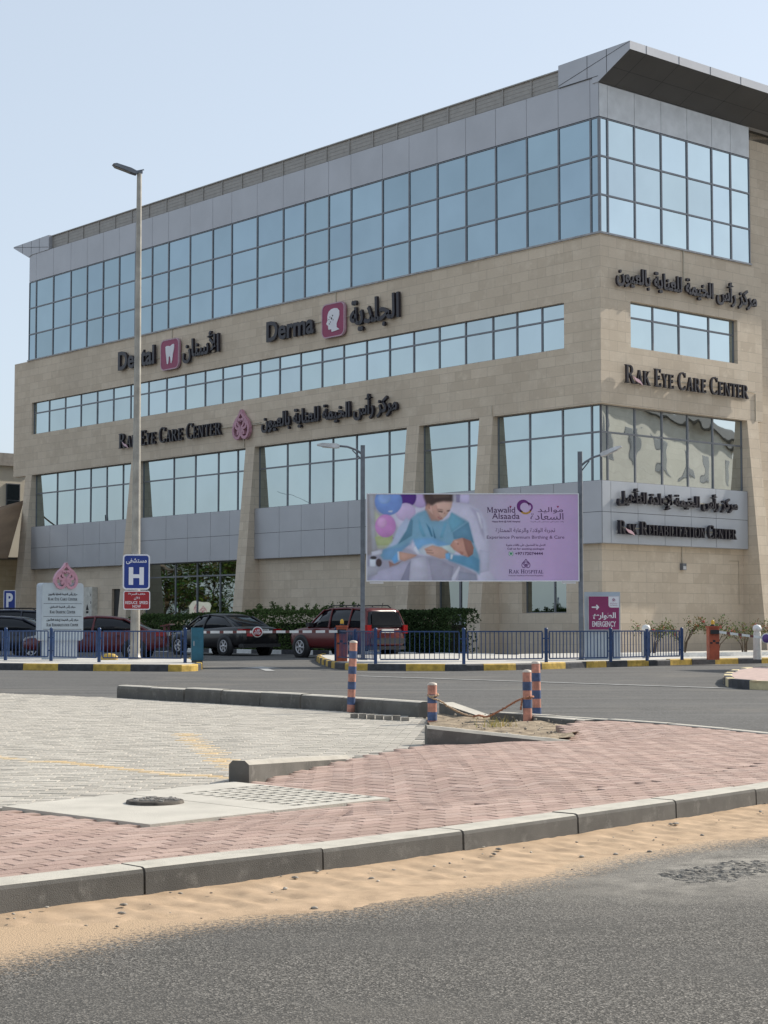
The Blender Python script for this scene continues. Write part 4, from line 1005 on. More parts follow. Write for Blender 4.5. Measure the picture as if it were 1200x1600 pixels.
A_([(866,562),(898,512),(980,490),(1060,520),(1087,580),(1080,640),(1035,672),(980,652),(900,602)],(200,150,134)); A_([(985,490),(1060,520),(1087,580),(1078,645),(1040,670),(1010,600)],(160,114,102)); A_([(955,615),(990,625),(985,650),(965,645)],(180,124,110)); A_([(905,515),(942,520),(935,545),(910,530)],(226,180,164)); A_([(935,540),(948,548),(940,556)],(110,72,64))
A_([(115,690),(170,690),(170,762),(115,762)],(214,220,230)); El(200,722,28,38,(78,64,66)); El(150,676,30,16,(66,60,64)); A_([(83,755),(200,760),(185,830),(83,860)],(172,172,184)); A_([(130,620),(230,600),(230,640),(135,660)],(205,205,218))
lv = np.clip(img+rngp.normal(size=img.shape)*2.0, 0, 255)/255
lv = np.where(lv <= .04045, lv/12.92, ((lv+.055)/1.055)**2.4)
pr = MB(); pr.v = [(BW*i/GW, -.0535, BH*j/GH) for j in range(GH+1) for i in range(GW+1)]
ce = np.pad(lv, ((1,1),(1,1),(0,0)), mode='edge'); ce = (ce[:-1,:-1]+ce[1:,:-1]+ce[:-1,1:]+ce[1:,1:])/4
for j in range(GH):
    for i in range(GW):
        a = j*(GW+1)+i; pr.f.append((a,a+1,a+GW+2,a+GW+1)); pr.sm.append(False)
        pr.c.append((tuple(ce[j,i]),tuple(ce[j,i+1]),tuple(ce[j+1,i+1]),tuple(ce[j+1,i])))
po = pr.build('poster_print', PRINT, t)
def tu(X): return (740+X/6.667-573.7)/332*BW
def tv(Y): return (909.5-770-Y/6.667)/137*BH
DKP = lin((70,38,80)); g = MB(); Y_ = -.056; YB = -.054
def q_(fn, s, X0, X1, Yt, Yb, off=.0, c=DKP): fn(g, s, tu(X0), tu(X1), tv(Yb), tv(Yt), Y_, YB, off, c)
serif(g,'M',tu(145),tu(214),tv(218),tv(160),Y_,YB,.8,DKP); q_(la,'awalid',219,440,158,218,.004); q_(la,'Alsaada',200,487,222,283,.004); q_(la,'Happy Birth @ RAK Hospital',200,492,300,322,.02)
q_(ar,'مواليد',675,938,160,226); q_(ar,'السعادة',600,943,222,290); q_(ar,'ولادة سعيدة في مستشفى رأس الخيمة',600,945,299,322)
q_(ar,'تجربة الولادة والرعاية الممتازة',238,855,375,432,.0); q_(la,'Experience Premium Birthing & Care',145,950,455,498,-.002)
q_(ar,'اتصل بنا للحصول على باقات مثيرة',345,752,540,568,.02); q_(la,'Call us for exciting packages',357,740,582,608,.01); q_(la,'+97172074444',437,727,626,657,.02)
serif(g,'RAK HOSPITAL',tu(372),tu(730),tv(848),tv(805),Y_,YB,.82,lin((60,40,90))); q_(la,'Premium Healthcare Premium Hospitality',370,730,862,880)
emblem(g, tu(550), tv(792), tv(698)-tv(792), Y_, YB, .07, lin((95,55,110)))
g.prism(rrect(tu(372),tu(418),tv(663),tv(622),.03), Y_, YB, lin((70,140,110))); g.ribbon([(tu(395)+.05*math.cos(k*.628),tv(642)+.05*math.sin(k*.628)) for k in range(10)], .014, Y_-.001, Y_, True, lin((225,235,230)))
def cres(cx, cy, r0, r1, a0, a1, dx, dy, c, n=20):
    o = [(tu(cx+r0*math.cos(R(a0+(a1-a0)*k/n))), tv(cy-r0*math.sin(R(a0+(a1-a0)*k/n)))) for k in range(n+1)]
    i_ = [(tu(cx+dx+r1*math.cos(R(a0+(a1-a0)*k/n))), tv(cy+dy-r1*math.sin(R(a0+(a1-a0)*k/n)))) for k in range(n+1)]
    g.prism(o+i_[::-1], Y_, YB, c)
cres(525,150,68,46,10,250,14,10,lin((110,50,120))); cres(575,160,50,34,-60,95,-2,2,lin((120,55,128))); cres(550,165,70,55,210,330,0,-6,lin((185,140,70)))
for X in (392,885): g.prism([(tu(X-12),tv(150)),(tu(X),tv(170)),(tu(X+12),tv(150)),(tu(X+6),tv(145)),(tu(X),tv(150)),(tu(X-6),tv(145))], Y_, YB, lin((150,30,90)))
g.add([],[]); g.build('lettering', PRINT, po)
# emergency sign
t = thing('emergency_sign', 'magenta emergency sign box with white arrow on a pale plinth', 'sign', (6.42,51.6,.15), R(-4))
g = MB(); g.box(-.52,.52,.0,.24,0,1.98); g.build('plinth', SIGNG, t)
g = MB(); g.box(-.42,.49,-.17,-.001,.86,1.86); g.build('box', mat('silver box edge', (.55,.55,.58), .4, .3), t)
g = MB(); g.box(-.405,.475,-.176,-.1705,.875,1.845); pn = g.build('panel', MAG2, t)
g = MB(); g.prism([(.17,1.843),(.17,1.58),(.2,1.53),(.26,1.52),(.473,1.52),(.473,1.843)], -.179, -.1762)
g.box(-.32,-.14,-.18,-.1762,1.51,1.55); g.prism([(-.17,1.61),(-.1,1.53),(-.17,1.45),(-.2,1.48),(-.15,1.53),(-.2,1.58)], -.1802, -.1762)
ar(g, 'الطوارئ', -.31,.38,1.16,1.38,-.18,-.1762,.03); la(g, 'EMERGENCY', -.31,.38,.96,1.12,-.18,-.1762,.015); g.build('lettering', SIGNW, pn)
g = MB(); emblem(g, .32, 1.70, .1, -.1815, -.1795, .08); ar(g, 'مستشفى رأس الخيمة', .21,.43,1.63,1.67,-.1815,-.1795); serif(g, 'RAK HOSPITAL', .21,.43,1.575,1.605,-.1815,-.1795); g.build('lettering', MAG2, pn)
# railings
def railing(pts, label, extra_end=False, bars=.13):
    t = thing('railing', label, 'railing', (pts[0][0],pts[0][1],.15), 0, 'blue steel railings along the pavements')
    ox, oy = pts[0]
    for x, y in pts:
        g = MB(); g.box(x-ox-.042,x-ox+.042,y-oy-.042,y-oy+.042,0,.9); g.lathe([(.05,.9),(.045,.93),(0,.945)], 8, None, Matrix.Translation((x-ox,y-oy,0))); g.build('post', BLUE, t)
    for (ax,ay),(bx,by) in zip(pts, pts[1:]):
        a = Vector((ax-ox,ay-oy,0)); b = Vector((bx-ox,by-oy,0)); d = (b-a); Ln = d.length; rz = math.atan2(d.y,d.x); M_ = Matrix.Translation(a) @ Matrix.Rotation(rz,4,'Z'); g = MB()
        nsec = max(1, round(Ln/2.3)); sec = Ln/nsec
        for k in range(nsec):
            x0, x1 = k*sec+.12, (k+1)*sec-.12
            g.box(x0,x1,-.016,.016,.825,.86,None,M_); g.box(x0,x1,-.016,.016,.1,.135,None,M_); nb_ = max(2, round((x1-x0)/bars))
            for q in range(nb_+1):
                xx = x0+(x1-x0)*q/nb_; w_ = .016 if q in (0,nb_) else .009; g.box(xx-w_,xx+w_,-w_+.0,w_,.136,.824,None,M_)
            for z in (.28,.64): g.box(k*sec+.03,x0,-.012,.012,z,z+.03,None,M_); g.box(x1,(k+1)*sec-.03,-.012,.012,z,z+.03,None,M_)
            if k: g.box(k*sec-.035,k*sec+.035,-.035,.035,0,.9,None,M_)
        g.build('panel', BLUE, t)
    return t
railing([(-1.35,49.4),(-.22,45.95),(2.08,45.85),(4.33,46.95),(6.25,48.5),(8.64,51.0)], 'blue steel railing curving along the pavement under the billboard')
railing([(-13.2,51.6),(-10.87,50.5),(-9.39,49.6),(-7.81,48.2),(-5.36,47.4)], 'blue steel railing in front of the pylon sign and dark cars')
# teal cabinet
t = thing('electrical_cabinet', 'teal steel cabinet at the end of the railing by the car park entrance', 'cabinet', (-5.2,47.6,.15), R(10))
g = MB(); g.box(-.02,.3,-.16,.16,.06,.94); g.build('housing', TEAL, t); g = MB(); g.box(.0,.28,-.168,-.1605,.1,.9); dr = g.build('door', TEAL, t); g = MB(); g.box(.03,.05,-.185,-.1685,.45,.58); g.build('handle', RIM, dr)
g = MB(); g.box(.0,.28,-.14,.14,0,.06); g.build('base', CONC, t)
# barriers
def barrier(x, y, label, arm_dir, arm_len, drop, h, rz, end_label=None, disc_at=None, disc_mat=None):
    t = thing('barrier_gate', label, 'barrier', (x,y,.15), rz, 'parking barrier gates')
    g = MB(); g.box(-.15,.15,-.15,.15,0,h); g.box(-.17,.17,-.17,.17,h,h+.05); g.build('housing', ORG, t)
    g = MB(); g.box(-.12,.12,-.24,-.151,h-.18,h-.06); g.box(-.05,.03,-.158,-.151,h*.55,h*.62); g.box(-.13,-.06,-.165,-.151,h*.5,h*.55); g.box(.04,.14,-.165,-.151,h*.5,h*.55); g.build('hub', PLAST, t)
    g = MB(); g.lathe([(.06,h+.05),(.06,h+.09),(.045,h+.1)], 10); g.build('beacon_base', PLAST, t)
    g = MB(); g.lathe([(.05,h+.1),(.05,h+.18),(.03,h+.22),(0,h+.23)], 10); g.build('beacon', mat('amber beacon lens', (.7,.42,.03), .25), t)
    g = MB(); k = MB(); n = max(4, int(arm_len/.34)); z = h-.12
    for i in range(n):
        a, b = .1+(arm_len)*i/n, .1+(arm_len)*(i+1)/n; za, zb = z-drop*i/n, z-drop*(i+1)/n
        xs = [arm_dir*a, arm_dir*b]
        m_ = b-(b-a)*.3; zm = za+(zb-za)*.7
        for mb_, x0_, x1_, z0_, z1_ in ((g,a,m_,za,zm),(k,m_,b,zm,zb)):
            q = [(arm_dir*x0_,z0_-.035),(arm_dir*x1_,z1_-.035),(arm_dir*x1_,z1_+.035),(arm_dir*x0_,z0_+.035)]; mb_.prism(q, -.22, -.17)
    am = g.build('arm', WHT, t); k.build('arm_stripe', mat('dull red stripe', (.16,.05,.045), .5), am)
    if disc_at:
        dz = z-drop*disc_at/arm_len; cx = arm_dir*disc_at
        g = MB(); M_ = Matrix.Translation((cx,0,dz)) @ Matrix.Rotation(R(90),4,'X'); g.lathe([(0,.27),(.15,.27),(.15,.25),(0,.25)], 24, None, M_); ds = g.build('disc', WHT, t)
        g = MB(); g.lathe([(0,.276),(.125,.276),(.125,.2705)], 24, None, M_); g.build('disc_face', disc_mat or SRED, ds)
        if not disc_mat:
            g = MB(); la(g, 'STOP', cx-.09,cx+.09,dz-.07,dz-.01,-.281,-.2765,.02); ar(g, 'قف', cx-.06,cx+.06,dz+.01,dz+.09,-.281,-.2765,.03); g.build('lettering', SIGNW, ds)
            g = MB(); g.box(cx-.3,cx-.12,-.24,-.225,dz-.12,dz-.04); g.build('reflector', SRED, t)
    return t
barrier(-1.18, 49.3, 'orange barrier gate with a red stop disc on its arm across the entrance', -1, 4.05, .02, .95, 0, disc_at=2.35)
barrier(9.62, 51.4, 'orange red barrier gate in front of the flowering shrubs', 1, 1.75, .22, .93, R(6), disc_at=1.52, disc_mat=mat('purple disc paint', (.12,.06,.25), .5))
def bollard_w(x, y, label):
    t = thing('stone_bollard', label, 'bollard', (x,y,.15), 0, 'pale stone bollards with ball tops')
    g = MB(); g.lathe([(.125,0),(.115,.78),(.1,.8),(.09,.84)], 16); g.build('shaft', mat('pale cast stone', (.6,.57,.52), .8, 0, .08, 8), t)
    g = MB(); g.lathe([(.09,.83),(.125,.86),(.132,.9),(.125,.95),(.09,1.0),(.0,1.025)], 16); g.build('ball_top', WHT, t)
bollard_w(11.0, 51.8, 'pale stone bollard with ball top right of the orange red barrier'); bollard_w(7.98, 53.5, 'pale stone bollard with ball top standing behind the railing')
# striped road bollards
NAVYP = mat('faded navy paint', (.06,.095,.2), .65, 0, .25, 12)
def bollard(x, y, zb, h, r, label, lean, cut=False):
    t = thing('striped_bollard', label, 'bollard', (x,y,zb), 0, 'orange and blue striped bollards'); t.rotation_euler = (lean[0],lean[1],0)
    g = MB(); g.lathe([(r,0),(r,h-.02),(r*.92,h-.008),(r*.5,h),(0,h+.002)], 18); bd = g.build('post', mat('faded coral paint', (.50,.22,.155), .65, 0, .22, 12), t)
    g = MB(); w_ = .1; z = .02 if not cut else .05; k = 0
    z = h-.235
    while z > -.02:
        z0 = max(z, 0); g = MB(); g.lathe([(r+.0025,z0),(r+.0025,z+w_)], 18); g.build('stripe', NAVYP, bd); z -= .205; k += 1
        if cut and k > 1: break
    g = MB(); g.lathe([(r+.003,h-.025),(r*.94,h-.004),(r*.5,h+.004),(0,h+.006)], 18); g.build('cap', mat('chipped cream paint', (.6,.52,.44), .7, 0, .2, 15), bd)
    return t
bollard(-.445, 23.55, .02, .95, .052, 'tall striped bollard standing alone at the parking kerb', (0, R(2.2)))
bollard(.57, 20.8, .03, .47, .055, 'short sun bleached striped bollard at the left end of the rope', (0,0), True)
bollard(1.67, 20.5, .05, .61, .051, 'striped bollard tied with rope, in front of the taller one', (0, R(-.5)))
bollard(1.82, 20.95, .05, .7, .051, 'tallest of the paired striped bollards, behind the roped one', (0, R(-1.0)))
def rope(pts, r, m, label, n=60):
    g = MB(); pts = [Vector(p) for p in pts]; out = []; L_ = len(pts)-1
    for k in range(n+1):
        u = k/n*L_; i = min(int(u), L_-1); f = u-i; p0 = pts[max(i-1,0)]; p1 = pts[i]; p2 = pts[i+1]; p3 = pts[min(i+2,L_)]
        p = .5*((2*p1)+(p2-p0)*f+(2*p0-5*p1+4*p2-p3)*f*f+(3*p1-p0-3*p2+p3)*f**3)
        out.append(p+Vector((noise.noise((k*.9,0,0)),noise.noise((0,k*.9,0)),noise.noise((0,0,k*.9))))*r*1.1)
    g.tube(out, r, 6); return tag(g.build('rope', m), label, 'rope')
RC = mat('pale rope', (.5,.36,.24), .9, 0, .3, 60); RO = mat('orange rope', (.45,.2,.12), .9, 0, .35, 60)
rope([(.51,20.75,.36),(.57,20.73,.345),(.64,20.78,.36),(.6,20.87,.37),(.52,20.83,.36),(.56,20.73,.33),(.66,20.75,.29),(.8,20.8,.2),(.95,20.85,.13),(1.08,20.85,.1)], .011, RC, 'pale sagging rope knotted to the short bleached bollard', 90)
rope([(1.05,20.85,.1),(1.12,20.8,.12),(1.2,20.85,.1),(1.28,20.8,.13),(1.4,20.7,.2),(1.52,20.6,.28),(1.61,20.5,.33),(1.67,20.44,.345),(1.735,20.5,.35),(1.67,20.57,.34),(1.61,20.5,.325),(1.6,20.48,.28),(1.59,20.5,.2)], .012, RO, 'frayed orange rope tied round the paired striped bollards', 110)
g = MB()
for k in range(90):
    x = random.uniform(.7,2.1); y = random.uniform(17.5,21.6)
    if not inside(x, y, PIT): continue
    r_ = random.choice((.005,.007,.009,.012,.018)); g.lathe([(0,-r_*.5),(r_,0),(r_*.8,r_*.5),(0,r_*.8)], 5, None, Matrix.Translation((x,y,.07+.02*x)) @ Matrix.Rotation(random.random()*3,4,'X'))
tag(g.build('rubble', mat('grey rubble', (.33,.29,.24), .9, 0, .3, 20)), 'small rubble strewn over the bare dirt', 'rubble', kind='stuff')
g = MB()
for k in range(190):
    s = random.uniform(1, acc[-1]); p, d = along(s); w_ = .22+abs(random.gauss(0,.28)); x, y = p.x+d.y*w_, p.y-d.x*w_
    r_ = random.choice((.004,.006,.006,.009,.014)); g.lathe([(0,-r_*.4),(r_,0),(r_*.7,r_*.5),(0,r_*.7)], 6, None, Matrix.Translation((x,y,max(.004,.05*(1-w_/.8)))) @ Matrix.Rotation(random.random()*6,4,'Z') @ Matrix.Diagonal((1.4,.9,.9,1)))
tag(g.build('pebbles', mat('pale pebbles', (.5,.45,.38), .85, 0, .5, 25, col2=(.1,.085,.07))), 'small loose stones scattered on the sand by the kerb', 'pebbles', kind='stuff')
tag(MB().build('x', RC, None, False)) if False else None

# ---------------------------------------------------------------- cars
def loft(mb, st, sec, smooth=True):
    rings = [sec(*s) for s in st]; m = len(rings[0]); vs = [p for r_ in rings for p in r_]; fs = []
    for i in range(len(rings)-1):
        for k in range(m-1): fs.append((i*m+k, i*m+k+1, (i+1)*m+k+1, (i+1)*m+k))
        fs.append((i*m+m-1, i*m, (i+1)*m, (i+1)*m+m-1))
    fs.append(tuple(range(m))[::-1]); fs.append(tuple((len(rings)-1)*m+k for k in range(m)))
    mb.add(vs, fs, None, smooth)
def car(name, label, loc, rz, paint, suv=False, rails=False, spoiler=False, plate_text=None, W_=.91, scale=1.0, kind='car'):
    t = thing(name, label, kind, loc, rz, 'cars parked in front of the building'); t.scale = (scale,)*3
    if suv:
        st = [(-2.2,.45,.98,.74),(-2.12,.35,1.06,.86),(-1.6,.32,1.07,.9),(-.6,.3,1.06,.915),(.6,.3,1.05,.915),(1.15,.3,1.05,.91),(1.7,.32,1.01,.87),(2.1,.36,.92,.78),(2.22,.45,.78,.62)]
        gs = [(-2.16,1.04,1.06,.8,.78),(-1.98,1.04,1.58,.82,.66),(-1.85,1.04,1.66,.83,.64),(-.9,1.04,1.71,.84,.65),(.0,1.04,1.7,.84,.65),(.35,1.04,1.64,.83,.63),(1.05,1.03,1.06,.8,.76)]
        pil = [((-2.1,.83,1.06),(-1.93,.68,1.6)),((-1.15,.845,1.06),(-1.2,.675,1.68)),((-.15,.85,1.06),(-.15,.68,1.68)),((1.02,.81,1.06),(.33,.65,1.63))]; roof = (-1.98,.36); WB = (1.33,-1.3); wr = .36; tz = 1.25
    else:
        st = [(-2.4,.45,.84,.7),(-2.3,.3,.98,.83),(-1.7,.26,1.03,.9),(-.9,.24,.99,.915),(0,.24,.96,.915),(.9,.24,.93,.91),(1.6,.26,.87,.88),(2.15,.3,.75,.79),(2.4,.42,.62,.6)]
        gs = [(-1.86,.96,.99,.72,.68),(-1.4,.96,1.2,.77,.61),(-.98,.96,1.36,.8,.58),(-.6,.95,1.425,.81,.57),(-.15,.94,1.45,.82,.57),(.25,.93,1.435,.82,.57),(.55,.92,1.37,.81,.57),(1.35,.88,.90,.77,.71)]
        pil = [((-1.82,.75,.97),(-.98,.60,1.36)),((.02,.825,.96),(-.05,.60,1.43)),((1.3,.78,.90),(.53,.60,1.37))]; roof = (-.99,.56); WB = (1.42,-1.38); wr = .33; tz = .86
    def sec(x, zl, zt, w_):
        h = zt-zl; hw = [(w_*.9,zl),(w_*.985,zl+.12*h),(w_,zl+.5*h),(w_*.985,zl+.78*h),(w_*.93,zt-.03),(w_*.84,zt)]
        return [(x,y,z) for y,z in hw]+[(x,w_*.4,zt+.012),(x,-w_*.4,zt+.012)]+[(x,-y,z) for y,z in hw[::-1]]
    g = MB(); loft(g, st, sec); body = g.build('body', paint, t); sub = body.modifiers.new('round', 'SUBSURF'); sub.levels = sub.render_levels = 1
    def gsec(x, zb, zt, wb, wt): 
        return [(x,wb,zb),(x,wb*.5+wt*.52,(zb+zt)/2),(x,wt,zt-.03 if zt-zb > .1 else zt),(x,wt*.75,zt),(x,-wt*.75,zt),(x,-wt,zt-.03 if zt-zb > .1 else zt),(x,-(wb*.5+wt*.52),(zb+zt)/2),(x,-wb,zb)]
    g = MB(); loft(g, gs, gsec, True); g.build('windows', CARG, t)
    g = MB(); rs = [s for s in gs if roof[0]-.01 <= s[0] <= roof[1]+.01]
    def rsec(x, zb, zt, wb, wt): return [(x,wt+.025,zt-.06),(x,wt+.02,zt-.01),(x,wt*.72,zt+.018),(x,-wt*.72,zt+.018),(x,-wt-.02,zt-.01),(x,-wt-.025,zt-.06)]
    loft(g, rs, rsec, True); rf = g.build('roof', paint, t)
    g = MB()
    for sg in (1,-1):
        for (a, b) in pil:
            g.tube([(a[0],a[1]*sg,a[2]-.03),((a[0]+b[0])/2,(a[1]+b[1])/2*sg*1.012,(a[2]+b[2])/2),(b[0],b[1]*sg,b[2])], [.045,.036,.034], 6)
    g.build('pillar', paint, t)
    if suv:                                                   # painted quarter behind the rear door, as on the photographed car
        g = MB()
        for sg in (1,-1): g.add([(-2.13,.86*sg,1.05),(-1.95,.845*sg,1.06),(-1.85,.70*sg,1.6),(-1.98,.69*sg,1.58)], [(0,1,2,3) if sg < 0 else (3,2,1,0)])
        g.build('quarter_panel', paint, t)
    for sg in (1,-1):
        for wx in WB:
            M_ = Matrix.Translation((wx, sg*.83, wr)) @ Matrix.Rotation(R(-90*sg),4,'X')
            g = MB(); g.lathe([(0,.094),(wr+.075,.092),(wr+.075,-.05)], 24, None, M_); g.build('wheel_arch', PLAST, t)
            g = MB(); g.lathe([(.6*wr,-.1),(.9*wr,-.1),(wr,-.06),(wr,.08),(.93*wr,.115),(.66*wr,.118),(.64*wr,.07),(0,.07)], 28, None, M_); wl = g.build('wheel', RUBBER, t)
            g = MB()
            for k in range(6):
                a = k*math.pi/3; M2 = M_ @ Matrix.Rotation(a,4,'Z'); g.box(.03,.63*wr,-.035,.035,.085,.112,None,M2)
            g.lathe([(0,.115),(.06,.115),(.07,.09)], 12, None, M_); g.lathe([(.57*wr,.08),(.57*wr,.119),(.66*wr,.121),(.66*wr,.08)], 24, None, M_); g.build('rim', RIM, wl)
    xr, xf = (-2.2, 2.2) if suv else (-2.38, 2.36)
    for sg in (1,-1):
        g = MB()
        if suv: g.box(xr-.005,xr+.2,sg*.80-.09,sg*.80+.09,.84,1.12)
        else: g.box(xr-.0,xr+.3,sg*.68-.16,sg*.68+.16,.78,.93)
        g.build('tail_light', TAILR, t)
        g = MB(); g.add([(xf-.55,.80*sg,.84 if suv else .74),(xf-.1,.66*sg,.76 if suv else .62),(xf-.03,.45*sg,.72 if suv else .58),(xf-.05,.45*sg,.86 if suv else .69),(xf-.15,.66*sg,.92 if suv else .75),(xf-.55,.83*sg,.95 if suv else .82)], [tuple(range(6)) if sg < 0 else tuple(range(6))[::-1]])
        M0 = Matrix.Translation((.02,.03*sg,.0)); g.v = [tuple(M0 @ Vector(p)) for p in g.v]; g.build('headlight', LAMPG, t)
        mx = .85 if not suv else .75; mz = .98 if not suv else 1.12
        g = MB(); g.prism([(-.1,-.06),(.08,-.06),(.1,.04),(.02,.08),(-.1,.07)], -.09, .09, None, Matrix.Translation((mx,sg*.98,mz))); g.build('mirror', PLAST, t)
        for hx in ((.1,-.95) if suv else (.15,-.85)):
            g = MB(); hz = .88 if suv else .8; g.box(hx-.09,hx+.09,min(sg*.915,sg*.95),max(sg*.915,sg*.95),hz,hz+.03); g.build('door_handle', paint if not suv else PLAST, t)
    g = MB(); g.box(xr-.03,xr+.02,-.26,.26,.8 if not suv else .86,.92 if not suv else .98); pl_ = g.build('number_plate', PLATE, t)
    if plate_text:
        g = MB(); put(g, text_geo(plate_text, 1, .02), -.2,.2,.825,.9,-.035-abs(xr),-abs(xr)-.0305); g.v = [(p[1], -p[0], p[2]) for p in g.v]; g.build('lettering', BLACKL, pl_)
    g = MB(); g.box(xr+.0,xr+.3,-.8,.8,.3,.42) ; g.box(xf-.35,xf-.06,-.62,.62,.3,.42); g.build('bumper', PLAST, t)
    if suv or rails:
        for sg in (1,-1):
            g = MB(); g.tube([(-1.7,sg*.58,1.68),(-1.55,sg*.58,1.775),(.0,sg*.58,1.775),(.2,sg*.58,1.7)], .02, 6); g.tube([(-.75,sg*.58,1.7),(-.75,sg*.58,1.775)], .018, 6); g.build('roof_rail', PLAST, t)
        g = MB(); g.box(-2.245,-2.2,-.75,.75,.5,.68); g.tube([(-1.9,0,1.68),(-1.96,0,1.85)], .012, 5); g.build('trim', PLAST, t)
        g = MB(); g.add([(-2.165,.66,1.1),(-2.165,-.66,1.1),(-2.03,-.56,1.55),(-2.03,.56,1.55)], [(0,3,2,1)]); g.v = [(p[0]-.02,p[1],p[2]) for p in g.v]; g.build('rear_window', CARG, t)
    if spoiler:
        g = MB(); g.prism([(-2.52,1.16),(-2.2,1.1),(-2.18,1.13),(-2.5,1.2)], -.72, .72); g.box(-2.36,-2.28,-.6,-.55,.96,1.12); g.box(-2.36,-2.28,.55,.6,.96,1.12); g.build('spoiler', paint, t)
    return t
RED1 = carpaint('dark red metallic', (.10,.007,.009)); RED2 = carpaint('maroon paint', (.10,.009,.014)); BLKP = carpaint('black paint', (.006,.006,.008)); NAVY = carpaint('navy paint', (.008,.012,.028))
HD = math.atan2(U.y, U.x)                                     # cars stand parallel to the left facade
car('suv', 'dark red suv with roof rails parked nose away behind the billboard pole', (-1.36,61.95,0), HD, RED1, suv=True, scale=1.03, kind='suv', plate_text=None)
car('sedan', 'glossy black sedan with its number plate showing behind the barrier arm', (-6.25,67.9,0), HD, BLKP, scale=1.08, plate_text='5  50008')
car('sedan', 'maroon sedan with a boot spoiler parked behind the pylon sign', (-9.55,58.4,0), R(180), RED2, spoiler=True)
car('sedan', 'dark navy sedan cut by the left edge of the picture', (-13.3,61.2,0), R(172), NAVY)
car('suv', 'dark navy suv with a pale roof edge behind the other dark car', (-14.6,66.0,0), R(176), NAVY, suv=True, kind='suv')
t = thing('wheel_stop', 'yellow rounded concrete stop beside the lamp pole foot', 'wheel stop', (-8.0,51.2,.15)); g = MB(); g.lathe([(.2,0),(.19,.1),(.12,.17),(0,.19)], 10); g.v = [(p[0]*1.3,p[1]*.7,p[2]) for p in g.v]; g.build('block', YEL, t)

# ---------------------------------------------------------------- planting
def foliage(n, pts_fn, size, cols):
    g = MB()
    for _ in range(n):
        p, s_ = pts_fn(); c = random.choice(cols); k = random.uniform(.6,1.35); g.leaf(p, size*s_, tuple(v*k for v in c))
    return g
GR = [(.06,.10,.035),(.075,.12,.04),(.05,.08,.03),(.10,.14,.05)]
def hedge(s0, s1, off, h, dep, label, n, ragged, cols=GR, shift=0):
    p0 = C0+U*s0-V*off; t = thing('hedge', label, 'hedge', (p0.x,p0.y,0), HD, 'hedges in front of the building wall')
    L_ = s1-s0
    def pf():
        x = random.random()*L_; top = h*(1+.10*noise.noise((x*.7,s0,0))+.09*noise.noise((x*2.3,s0,4)))*(1-.25*max(0,1-min(x,L_-x)/.5)**2)
        if ragged and random.random() < .12:
            k = int(x/.42); x = k*.42+random.gauss(0,.05); z = top+random.random()*(.12+.42*abs(noise.noise((k*1.7,s0,3)))); y = random.gauss(0,.05)+dep*.3*noise.noise((k*2.1,0,0))
            return (x,y,z), .8
        e = random.random()
        if e < .55: y = -dep/2+.1*noise.noise((x*2,random.random()*2,1))+abs(random.gauss(0,.06)); z = .1+(top-.1)*random.random()
        elif e < .85: y = (random.random()-.5)*dep; z = top-abs(random.gauss(0,.07))
        else: y = (random.random()-.5)*dep; z = random.random()*top
        return (x, -y*1.0 if False else y, z), 1
    g = foliage(int(n*1.5), pf, .125, cols); f_ = g.build('foliage', LEAFM, t)
    g = MB(); g.box(.4,L_-.4,-dep*.28,dep*.28,.0,h*.7); g.build('stems', mat('dark twigs', (.012,.016,.008), .95, 0, .3, 20), t)
    return t
# local x runs along U (away to the left), local y towards the camera side is +
def hedge_flip(o):
    for ch in o.children:
        me = ch.data
        for v in me.vertices: v.co.y *= -1
        if 'foliage' not in ch.name: me.flip_normals()
hedge_flip(hedge(15.2, 23.5, 5.6, 1.62, 1.0, 'clipped flat topped hedge below the mirrored ground floor window', 7000, False))
hedge_flip(hedge(7.0, 15.0, 5.6, 1.72, 1.1, 'ragged hedge with upright sprouts behind the black sedan', 7000, True, [(.08,.135,.04),(.10,.16,.05),(.065,.10,.035),(.12,.16,.06)]))
hedge_flip(hedge(1.4, 4.7, 5.8, 1.66, 1.6, 'dense dark rounded hedge right of the red suv', 6500, False, [(.035,.06,.025),(.045,.075,.03),(.055,.09,.035)]))
def shrub(x, y, h, label, n, flowers):
    t = thing('flowering_shrub', label, 'shrub', (x,y,.15), 0, 'sparse flowering shrubs along the right wall')
    g = MB(); tips = []
    for k in range(7):
        a = random.random()*6.28; r_ = random.uniform(.25,.6); hh = h*random.uniform(.65,1.0)
        p = [(0+.06*math.cos(a),.06*math.sin(a),0),(.3*r_*math.cos(a),.3*r_*math.sin(a),hh*.4),(r_*math.cos(a),r_*math.sin(a),hh*.8)]
        g.tube(p, [.022,.015,.008], 5)
        for q in range(4):
            b = a+random.gauss(0,.9); u = random.uniform(.4,1); s_ = Vector(p[1]).lerp(Vector(p[2]), u); e = s_+Vector((.25*math.cos(b),.25*math.sin(b),random.uniform(.08,.3)))
            g.tube([s_,e], [.008,.004], 4); tips += [s_.lerp(e, w_) for w_ in (.4,.7,1)]
    g.build('stem', BARK, t)
    g = MB()
    for _ in range(n):
        p = random.choice(tips); g.leaf(p+Vector((random.gauss(0,.07),random.gauss(0,.07),random.gauss(0,.07))), .075, tuple(v*random.uniform(.6,1.4) for v in random.choice([(.12,.14,.05),(.09,.12,.04),(.16,.16,.08)])))
    fo = g.build('foliage', LEAFM, t)
    g = MB()
    for _ in range(flowers):
        p = random.choice(tips); c0 = p+Vector((0,0,.04))
        for q in range(6): g.leaf(c0+Vector((random.gauss(0,.035),random.gauss(0,.035),random.gauss(0,.03))), .06, (.5*random.uniform(.6,1.2),.05,.05))
    g.build('blossom', LEAFM, t)
shrub(8.6, 56.2, 1.25, 'sparse flowering shrub behind the end of the railing', 420, 9)
